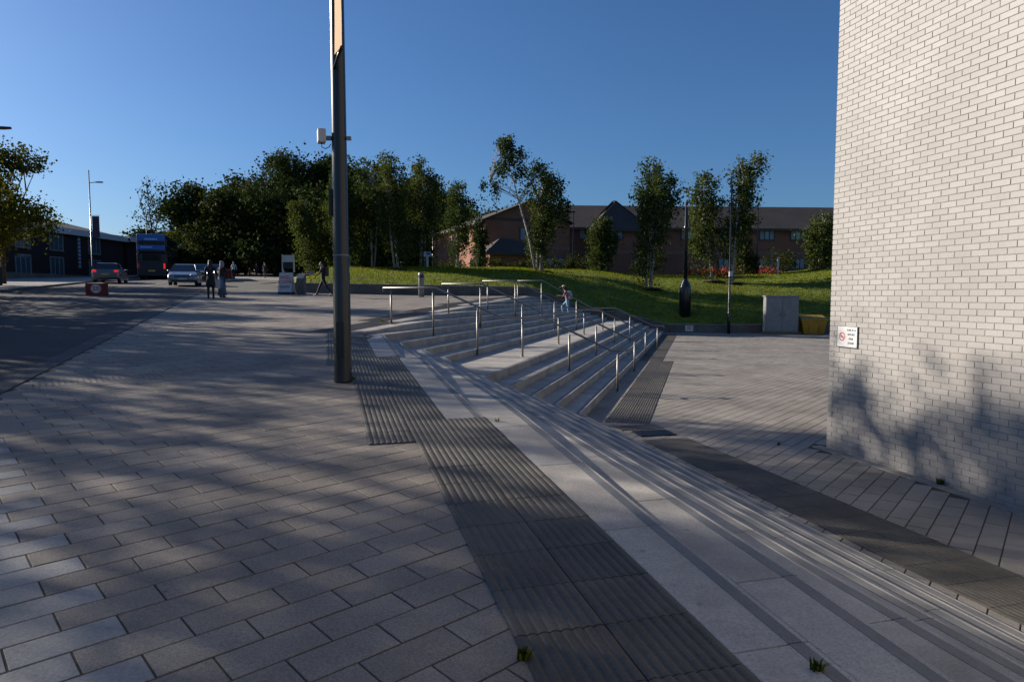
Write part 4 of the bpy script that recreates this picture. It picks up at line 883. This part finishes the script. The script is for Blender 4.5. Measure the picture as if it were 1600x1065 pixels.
# ------------------------------------------------------------------ vehicles
M_TYRE = mat('tyre rubber', (.018, .018, .019), .8); M_RIM = mat('alloy rim', (.45, .45, .46), .35, .9); M_CGLASS = mat('car glass', (.02, .025, .03), .05, spec=.9)
M_TAIL = mat('lit tail lamp', (.5, .02, .02), .3, emit=((1, .03, .02), .35)); M_HEAD = mat('head lamp lens', (.4, .4, .42), .45, spec=.8); M_HEADLIT = mat('lit head lamp', (.8, .75, .6), .2, emit=((1, .8, .5), 6))
M_PLATEY = mat('yellow number plate', (.6, .45, .05), .5)
def car(loc, rz, label, paint, hatch=True, lit=False, L=4.2, W=1.76, H=1.47, van=False):
    """front towards -Y"""
    r = thing('parked_car' if False else 'car', loc, label, 'car', 'cars on the road', rz=rz); h = L/2
    prof = [(-h, .32), (-h-.02, .52), (-h+.12, .72), (-h+1.0, .93), (-h+1.15, .95), (h-.5, 1.0), (h-.08, .96), (h+.02, .7), (h, .34), (h-.25, .22), (-h+.25, .2)]
    nst = [(-1, .88), (-.86, .98), (0, 1.0), (.86, .98), (1, .88)]
    b = MB(); k = len(prof); V = []
    for sx, sc in nst:
        for y, z in prof: V.append((sx*W/2, y*(.965 if abs(sx) == 1 else 1), .22+(z-.22)*(1 if abs(sx) < 1 else .93)))
    F = [(i*k+j, i*k+(j+1) % k, (i+1)*k+(j+1) % k, (i+1)*k+j) for i in range(len(nst)-1) for j in range(k)]+[tuple(range(k-1, -1, -1)), tuple((len(nst)-1)*k+j for j in range(k))]
    b.add(V, F); b.build('body', paint, r, bevel=.035)
    fy, ry = -h+1.05, (h-.18 if hatch else h-.75); tf, tr = (-h+1.85, h-.62) if hatch else (-h+1.85, h-1.25)
    w0, w1 = W/2-.08, W/2-.25; z0, z1 = .93, H-.05
    gl = MB().prism([(-w0, fy, z0), (w0, fy, z0), (w0, ry, z0), (-w0, ry, z0)], [(-w1, tf, z1), (w1, tf, z1), (w1, tr, z1), (-w1, tr, z1)]); gl.build('glasshouse', M_CGLASS, r, bevel=.02)
    MB().prism([(-w1-.02, tf-.05, z1-.015), (w1+.02, tf-.05, z1-.015), (w1+.02, tr+.06, z1-.015), (-w1-.02, tr+.06, z1-.015)], [(-w1+.1, tf+.12, H), (w1-.1, tf+.12, H), (w1-.1, tr-.1, H), (-w1+.1, tr-.1, H)]).build('roof', paint, r, bevel=.01)
    for sx in (-1, 1):
        for (ya, yb) in ((fy, tf), (ry, tr)): MB().tube([(sx*(w0+.0), ya, z0), (sx*(w1+.01), yb, z1)], .04, 6).build('pillar', M_BLACK, r)
        MB().tube([(sx*(w0-.0), .15, z0), (sx*(w1+.01), .15, z1)], .035, 6).build('pillar', paint, r)
        MB().ball((sx*(W/2+.06), fy+.18, 1.0), (.1, .07, .07), 5).build('mirror', paint, r, smooth=True)
        for y in (-h+.78, h-.78):
            t = MB(); n = 18
            for x0, x1, R in ((.0, .2, .31),):
                t.tube([(sx*(W/2-.19), y, .31), (sx*(W/2+.005), y, .31)], .31, n)
            w = t.build('wheel', M_TYRE, r); MB().tube([(sx*(W/2-.02), y, .31), (sx*(W/2+.014), y, .31)], .2, 14).build('rim', M_RIM, w)
        MB().ball((sx*(W/2-.24), -h+.08, .66), (.2, .13, .085), 5).build('headlight', M_HEADLIT if lit else M_HEAD, r, smooth=True)
        MB().box((sx*(W/2-.17), h-.015, .84), (.26, .09, .17)).build('tail_light', M_TAIL, r, bevel=.02)
    MB().box((0, -h-.015, .42), (.52, .03, .11)).build('number_plate', M_WHITE, r); MB().box((0, h+.015, .6), (.52, .03, .11)).build('number_plate', M_PLATEY, r)
    MB().box((0, -h+.0, .56), (.9, .06, .1)).build('grille', M_BLACK, r); MB().box((0, -h+.01, .28), (1.3, .06, .12)).build('bumper_vent', M_BLACK, r)
    return r
RA = math.atan2(RD[1], RD[0])-math.pi/2
def on_road(s_, n_): p = rd(s_, n_); return (p[0], p[1], float(zu(*p))+.008)
P_SILV = mat('silver car paint', (.30, .31, .34), .25, .55, coat=.6); P_GREY = mat('blue grey car paint', (.16, .18, .22), .28, .4, coat=.6); P_DARK = mat('dark blue car paint', (.02, .03, .06), .25, .2, coat=.7)
car(on_road(42.2, 1.6), RA, 'pale silver saloon car coming towards us in the near lane', P_SILV, False, L=4.5)
car(on_road(50, 7.45), RA+math.pi, 'blue grey hatchback with red tail lamps driving away behind the median sign', P_GREY, True)
car(on_road(55.5, 1.4), RA, 'dark blue car queued behind the pale silver saloon', P_DARK, True, True)
car(on_road(63, .9), RA, 'dark car with lit lamps behind the two standing women', P_DARK, True, True)
car(on_road(104, -2.2), RA, 'distant white car with headlamps lit at the far road end', mat('white car paint', (.7, .7, .7), .3, coat=.6), True, True, H=1.75)
# double decker
p = on_road(63.5, 6.3); bus = thing('double_decker_bus', p, 'blue double decker bus seen from behind in the far lane', 'bus', rz=RA)
M_BBLUE = mat('bright blue bus paint', (.012, .12, .42), .35, coat=.5); M_BDARK = mat('dark bus paint', (.012, .016, .03), .3, coat=.5)
MB().box((0, 5, 1.35), (2.52, 10.6, 2.2)).build('lower_body', M_BDARK, bus, bevel=.1)
MB().box((0, 5, 3.38), (2.52, 10.6, 1.82)).build('upper_body', M_BDARK, bus, bevel=.14)
MB().box((0, -.34, 3.92), (2.4, .12, .62)).box((0, -.34, 3.0), (2.4, .1, .48)).build('rear_panel', M_BBLUE, bus, bevel=.03)
MB().box((0, -.335, 3.45), (2.1, .09, .42)).build('upper_rear_window', M_CGLASS, bus, bevel=.03); MB().box((0, -.32, 2.1), (1.7, .08, .7)).build('lower_rear_window', M_CGLASS, bus, bevel=.03)
MB().box((0, -.41, 3.78), (1.1, .02, .16)).box((-.4, -.41, 3.02), (1.0, .02, .14)).build('pale_lettering_bar', mat('pale blue print', (.25, .45, .75), .5), bus)
MB().box((1.27, 5, 2.1), (.03, 9.4, .85)).box((1.27, 5, 3.5), (.03, 9.8, .7)).build('side_windows', M_CGLASS, bus); MB().box((-1.27, 5, 2.1), (.03, 9.4, .85)).box((-1.27, 5, 3.5), (.03, 9.8, .7)).build('side_windows', M_CGLASS, bus)
for sx in (-1, 1):
    for y in (1.9, 8.2): w = MB().tube([(sx*.95, y, .48), (sx*1.275, y, .48)], .48, 18).build('wheel', M_TYRE, bus); MB().tube([(sx*1.2, y, .48), (sx*1.29, y, .48)], .27, 14).build('rim', M_RIM, w)
    MB().box((sx*1.08, -.33, 1.25), (.16, .08, .5)).build('tail_light', M_TAIL if sx > 0 else M_RED, bus, bevel=.02)
MB().box((0, -.33, .8), (.6, .06, .14)).build('number_plate', M_PLATEY, bus); MB().box((0, -.32, .62), (2.3, .1, .18)).build('bumper', M_BLACK, bus)
r = thing('red_barrier', (-30.2, 73, float(zu(-30.2, 73))), 'small red barrier box beyond the dark car at the kerb', 'barrier'); MB().box((0, 0, .5), (.8, .4, .9)).build('body', mat('red plastic', (.35, .03, .02), .5), r, bevel=.05); MB().box((0, 0, .05), (1.0, .55, .1)).build('foot', M_BLACK, r)

# ------------------------------------------------------------------ people
M_SKIN = mat('skin', (.36, .21, .15), .55); M_HAIR = mat('dark hair', (.015, .012, .01), .6); M_SHOE = mat('pale shoes', (.45, .42, .40), .6); M_BSHOE = mat('dark shoes', (.02, .02, .022), .6)
def rotx(v, a): c, s_ = math.cos(a), math.sin(a); return Vector((v[0], v[1]*c-v[2]*s_, v[1]*s_+v[2]*c))
def person(loc, rz, label, H, pose, mats, hair='short', group=None):
    """faces -Y. pose angles in degrees, forward positive: thigh/knee per side, arm/elbow per side, lean, nod"""
    r = thing('person', loc, label, 'person', group, rz); k = H/1.72
    fw = lambda a: -math.radians(a)     # forward swing of a downward limb: towards -Y
    hip = Vector((0, 0, pose.get('hip', .93)*k)); J = {'hip': (hip, .115*k, .10*k)}
    lean = math.radians(pose.get('lean', 4)); tv = lambda v: Vector((v[0], v[1]*math.cos(lean)-v[2]*math.sin(lean), v[2]*math.cos(lean)+v[1]*math.sin(lean)))
    J['waist'] = (hip+tv((0, 0, .16*k)), .13*k, .11*k); J['chest'] = (hip+tv((0, 0, .38*k)), .15*k, .125*k); J['neck'] = (hip+tv((0, 0, .54*k)), .055*k, .055*k)
    nod = math.radians(pose.get('nod', 5)); J['head'] = (J['neck'][0]+Vector((0, -math.sin(nod)*.1*k-.02*k, .115*k)), .088*k, .098*k); J['crown'] = (J['neck'][0]+Vector((0, -math.sin(nod)*.17*k-.005, .2*k)), .08*k, .09*k)
    J['nose'] = (J['head'][0]+Vector((0, -.105*k, -.005*k)), .014*k, .014*k)
    E = [('hip', 'waist', 't'), ('waist', 'chest', 't'), ('chest', 'neck', 'n'), ('neck', 'head', 'h'), ('head', 'crown', 'h'), ('head', 'nose', 'h')]
    hands = []
    for sd, sx in (('l', -1), ('r', 1)):
        hj = hip+Vector((sx*.095*k, 0, -.04*k)); a = pose.get('th'+sd, 0); kn = hj+Vector((0, -math.sin(math.radians(a)), -math.cos(math.radians(a))))*.43*k
        b = a-pose.get('kn'+sd, 0); an = kn+Vector((0, -math.sin(math.radians(b)), -math.cos(math.radians(b))))*.41*k; ft = pose.get('ft'+sd, 0)
        toe = an+Vector((sx*.02, -.17*k*math.cos(math.radians(ft)), (-.045+.1*math.sin(math.radians(ft)))*k)); heel = an+Vector((0, .05*k, -.05*k))
        J['hj'+sd] = (hj, .092*k, .098*k); J['kn'+sd] = (kn, .06*k, .062*k); J['an'+sd] = (an, .042*k, .046*k); J['toe'+sd] = (toe, .04*k, .028*k); J['heel'+sd] = (heel, .036*k, .034*k)
        E += [('hip', 'hj'+sd, 'l'), ('hj'+sd, 'kn'+sd, 'l'), ('kn'+sd, 'an'+sd, 'l'), ('an'+sd, 'toe'+sd, 'f'), ('an'+sd, 'heel'+sd, 'f')]
        sh_ = hip+tv((sx*.18*k, 0, .47*k)); a = pose.get('ar'+sd, 0); el = sh_+Vector((sx*.05*k, -math.sin(math.radians(a))*.28*k, -math.cos(math.radians(a))*.28*k)); b = a+pose.get('el'+sd, 15)
        wr = el+Vector((-sx*.02*k*(1 if b > 40 else 0), -math.sin(math.radians(b))*.24*k, -math.cos(math.radians(b))*.24*k)); dv = (wr-el).normalized(); pm = wr+dv*.07*k
        J['sh'+sd] = (sh_, .06*k, .06*k); J['el'+sd] = (el, .042*k, .042*k); J['wr'+sd] = (wr, .028*k, .03*k); J['pm'+sd] = (pm, .034*k, .02*k)
        E += [('chest', 'sh'+sd, 't'), ('sh'+sd, 'el'+sd, 'a'), ('el'+sd, 'wr'+sd, 'a'), ('wr'+sd, 'pm'+sd, 's')]; hands.append((wr, pm, dv, sx))
    names = list(J); me = bpy.data.meshes.new('sk'); me.from_pydata([tuple(J[n][0]) for n in names], [(names.index(a), names.index(b)) for a, b, c in E], [])
    o = bpy.data.objects.new('sk', me); COL.objects.link(o); o.modifiers.new('s', 'SKIN'); sv = me.skin_vertices[0].data
    for i, n in enumerate(names): sv[i].radius = (J[n][1], J[n][2]); sv[i].use_root = (n == 'hip')
    ss = o.modifiers.new('u', 'SUBSURF'); ss.levels = 2; ss.render_levels = 2
    dg_ = bpy.context.evaluated_depsgraph_get(); bm_ = bpy.data.meshes.new_from_object(o.evaluated_get(dg_)); bpy.data.objects.remove(o)
    keys = ['t', 'a', 'l', 'f', 's', 'h', 'n']; bm_.materials.clear()
    for q in keys: bm_.materials.append(mats.get(q) or {'h': M_SKIN, 'n': M_SKIN, 's': M_SKIN, 'f': M_BSHOE}.get(q) or mats['t'])
    seg = [(J[a][0], J[b][0], keys.index(c)) for a, b, c in E]
    for f in bm_.polygons:
        c = f.center; best = (9, 0)
        for a, b, q in seg:
            ab_ = b-a; t = max(0, min(1, (c-a).dot(ab_)/max(ab_.length_squared, 1e-9))); d_ = (c-(a+ab_*t)).length
            if d_ < best[0]: best = (d_, q)
        f.material_index = best[1]; f.use_smooth = True
    bodyo = link('body', bm_, r)
    for wr, pm, dv, sx in hands:                    # four fingers and a thumb, slightly curled
        sidev = Vector((0, 1, 0)) if abs(dv.y) < .7 else Vector((1, 0, 0)); cv = dv.cross(sidev).normalized(); hb = MB()
        for i in range(4):
            L_ = (.055, .07, .074, .058)[i]*k; q0 = pm+sidev*(i-1.5)*.017*k; hb.tube([q0-dv*.01, q0+dv*L_*.55, q0+dv*L_*.95+cv*.018*k*sx], [.0085*k, .008*k, .006*k], 5)
        q0 = wr+dv*.03*k+sidev*.03*k; hb.tube([q0, q0+dv*.03*k+sidev*.02*k, q0+dv*.055*k+sidev*.024*k], [.0095*k, .009*k, .006*k], 5)
        hb.build('hand', M_SKIN, r, smooth=True)
    hd = J['head'][0]; cr = J['crown'][0]
    hm = mats.get('hair', M_HAIR); hb = MB(); hb.ball(tuple(cr+Vector((0, .022*k, -.02*k))), (.092*k, .105*k, .085*k), 7)
    if hair == 'long': hb.tube([tuple(cr+Vector((0, .06*k, 0))), tuple(hd+Vector((0, .1*k, -.12*k))), tuple(hd+Vector((0, .12*k, -.32*k)))], [.07*k, .085*k, .04*k], 8)
    if hair == 'scarf': hb.tube([tuple(cr+Vector((0, .03*k, 0))), tuple(hd+Vector((0, .04*k, -.1*k))), tuple(hd+Vector((0, .02*k, -.24*k)))], [.085*k, .098*k, .12*k], 10)
    hb.build('headscarf' if hair == 'scarf' else 'hair', hm, r, smooth=True)
    fc = MB()
    for sx in (-1, 1): fc.ball(tuple(hd+Vector((sx*.035*k, -.092*k, .022*k))), .01*k, 4)
    fc.box(tuple(hd+Vector((0, -.094*k, -.045*k))), (.045*k, .012*k, .01*k)); fc.build('eyes_and_mouth', M_HAIR, r)
    for sx in (-1, 1): MB().ball(tuple(hd+Vector((sx*.09*k, .01*k, .005*k))), (.014*k, .022*k, .034*k), 5).build('ear', M_SKIN, r, smooth=True) if hair == 'short' else None
    return r, J
M_PINK = mat('pink checked shirt', (.33, .13, .15), .8, noise=16, amt=.45); M_JEAN = mat('pale blue jeans', (.20, .32, .46), .8, noise=20, amt=.2); M_CAP = mat('cream cap', (.42, .35, .26), .8); M_BAG = mat('pale grey backpack', (.34, .33, .36), .8)
M_COATB = mat('black clothing', (.012, .012, .014), .8, noise=10, amt=.3); M_NAVY = mat('navy clothing', (.02, .025, .05), .8)
gz = LEV[7]
girl, J = person((2.93, 35.9, gz), math.atan2(-.264, .9646)-math.pi/2, 'person in cream cap, pink checked shirt and blue jeans climbing the steps', 1.68, dict(hip=.95, thl=52, knl=62, ftl=5, thr=-6, knr=4, arl=25, ell=75, arr=20, elr=80, lean=12, nod=38),
               {'t': M_PINK, 'a': M_PINK, 'l': M_JEAN, 'f': M_SHOE}, 'long')
hd = J['crown'][0]; cap = MB().ball(tuple(hd+Vector((0, 0, .01))), (.105, .115, .085), 7); cap.box(tuple(hd+Vector((0, -.15, -.01))), (.15, .14, .015), rot=Matrix.Rotation(.5, 3, 'X')); cap.build('cap', M_CAP, girl, smooth=True)
bp = tag(MB().box((0, 0, 0), (.32, .17, .44)).build('backpack', M_BAG, None, bevel=.05), 'pale grey backpack on the back of the person climbing the steps', 'backpack')
ang = math.atan2(-.264, .9646)-math.pi/2; c3 = J['chest'][0]+Vector((0, .2, -.08)); bp.matrix_world = Matrix.Translation((2.93, 35.9, gz)) @ Matrix.Rotation(ang, 4, 'Z') @ Matrix.Translation(c3) @ Matrix.Rotation(math.radians(12), 4, 'X')
z = float(zu(-9.25, 33.6))
wk, J = person((-9.25, 33.6, z), math.radians(-80), 'person in black with a black backpack striding left beside the foreground column', 1.74, dict(hip=.9, thl=27, knl=6, ftl=15, thr=-24, knr=14, arl=-20, ell=25, arr=26, elr=30, lean=5, nod=10), {'t': M_COATB, 'a': M_COATB, 'l': M_COATB, 'f': M_SHOE}, 'short')
bp = tag(MB().box((0, 0, 0), (.32, .18, .46)).build('backpack', M_BLACK, None, bevel=.05), 'black backpack worn by the striding person in black', 'backpack'); bp.matrix_world = Matrix.Translation((-9.25, 33.6, z)) @ Matrix.Rotation(math.radians(-80), 4, 'Z') @ Matrix.Translation(J['chest'][0]+Vector((0, .2, -.06)))
def robe(r, k, m, z1=.95, r1=.17, r0=.3): MB().lathe([(r0*k, .04), (r0*.93*k, .3), (r1*1.25*k, .7*k), (r1*k, z1*k)], (0, .0, 0), 16).build('skirt', m, r, smooth=True)
z = float(zu(-13.2, 30)); a_, J = person((-13.2, 30.0, z), math.radians(200), 'person in long black clothes standing at the road edge, left of a pair', 1.68, dict(arl=5, arr=8, elr=70, thl=8, thr=-7, knr=6), {'t': M_COATB, 'a': M_COATB, 'l': M_COATB}, 'scarf'); MB().lathe([(.2, .52), (.19, .7), (.155, .95)], (0, 0, 0), 16).build('coat', M_COATB, a_, smooth=True)
z = float(zu(-13.2, 31)); b_, J = person((-13.22, 31.2, z), math.radians(160), 'person in dark top and blue skirt holding a white bag, right of a pair', 1.66, dict(arl=5, arr=8), {'t': M_COATB, 'a': M_COATB, 'l': M_COATB, 'hair': mat('grey headscarf', (.25, .23, .23), .8)}, 'scarf'); MB().lathe([(.2, .1), (.17, .5), (.15, .95)], (0, 0, 0), 16).build('skirt', mat('pale blue skirt', (.07, .10, .17), .8), b_, smooth=True)
MBg = tag(MB().prism([(-.17, -.05, 0), (.17, -.05, 0), (.17, .05, 0), (-.17, .05, 0)], [(-.19, -.03, .4), (.19, -.03, .4), (.19, .03, .4), (-.19, .03, .4)]).tube([(-.1, 0, .4), (-.07, 0, .58), (.07, 0, .58), (.1, 0, .4)], .012, 5).build('tote_bag', M_WHITE), 'white tote bag held by the person in the blue skirt', 'bag'); MBg.location = (-13.35, 30.86, z+.42); MBg.rotation_euler = (0, 0, .2)
for x, y, lb, m1, m2, hh in ((-28.2, 69.5, 'distant person in white shirt walking on the pavement beyond the cars', M_WHITE, M_COATB, 1.75), (-27.4, 76, 'distant person in dark clothes beside the far pavement', M_NAVY, M_COATB, 1.72), (-31.7, 85, 'distant person in blue with pale bag near the road end', M_NAVY, M_NAVY, 1.72)):
    person((x, y, float(zu(x, y))), .6, lb, hh, dict(thl=15, thr=-12, knr=10, arl=-10, arr=14), {'t': m1, 'a': m1, 'l': m2}, 'short')
person((-12.6, 53.4, G(-12.6, 53.4)-.5), .3, 'distant worker in a bright green vest behind the grass', 1.75, dict(), {'t': mat('green vest', (.22, .62, .03), .6), 'a': M_COATB, 'l': M_COATB}, 'short')

# ------------------------------------------------------------------ weeds in the joints
def weed(x, y, z, n, h, label, seed):
    r_ = random.Random(seed); r = thing('weed_tuft', (x, y, z), label, 'weed', 'weeds in the paving joints'); b = MB(); b2 = MB()
    for i in range(n):
        a = r_.uniform(0, 6.28); l = h*r_.uniform(.5, 1.2); o = r_.uniform(0, h*.5); bx, by = o*math.cos(a*2.3), o*math.sin(a*2.3)*.6; d = r_.uniform(.2, .8); w = .0035+h*.02
        dx, dy = math.cos(a)*l*d, math.sin(a)*l*d; px, py = -math.sin(a)*w, math.cos(a)*w
        (b if i % 2 else b2).add([(bx-px, by-py, 0), (bx+px, by+py, 0), (bx+dx*.5+px*.8, by+dy*.5+py*.8, l*.65), (bx+dx*.5-px*.8, by+dy*.5-py*.8, l*.65), (bx+dx, by+dy, l*.8)], [(0, 1, 2, 3), (3, 2, 4)])
    b.build('blades', M_BLADE, r); b2.build('leaves', L_BUSH, r)
q = ab2(-.95, .0); weed(q[0], q[1], float(zu(*q)), 60, .05, 'grass tuft at the left edge of the ribbed paving, foreground', 1)
q = ab2(-1.3, 1.05); weed(q[0], q[1], float(zu(*q))-.002, 50, .05, 'grass tuft in a slab joint at the bottom right', 2)
q = C0+WD*2.1+WNRM*.03; weed(q[0], q[1], ZL+.01, 60, .09, 'weed clump at the foot of the cream wall', 3)
q = ab2(3.0, .86); weed(q[0], q[1], float(zu(*q)), 14, .05, 'thin weed where the upper step dies into the paving', 4)
q = C0+WD*-.3+WNRM*.6; weed(q[0], q[1], ZL, 30, .05, 'little weed just left of the wall corner', 5)
q = ab2(5.8, -.4); weed(q[0], q[1], float(zu(*q)), 40, .06, 'weeds round the foot of the foreground column', 6)
q = ab2(15.2, .7); weed(q[0], q[1], float(zu(*q)), 40, .1, 'weeds by the first handrail post', 7)
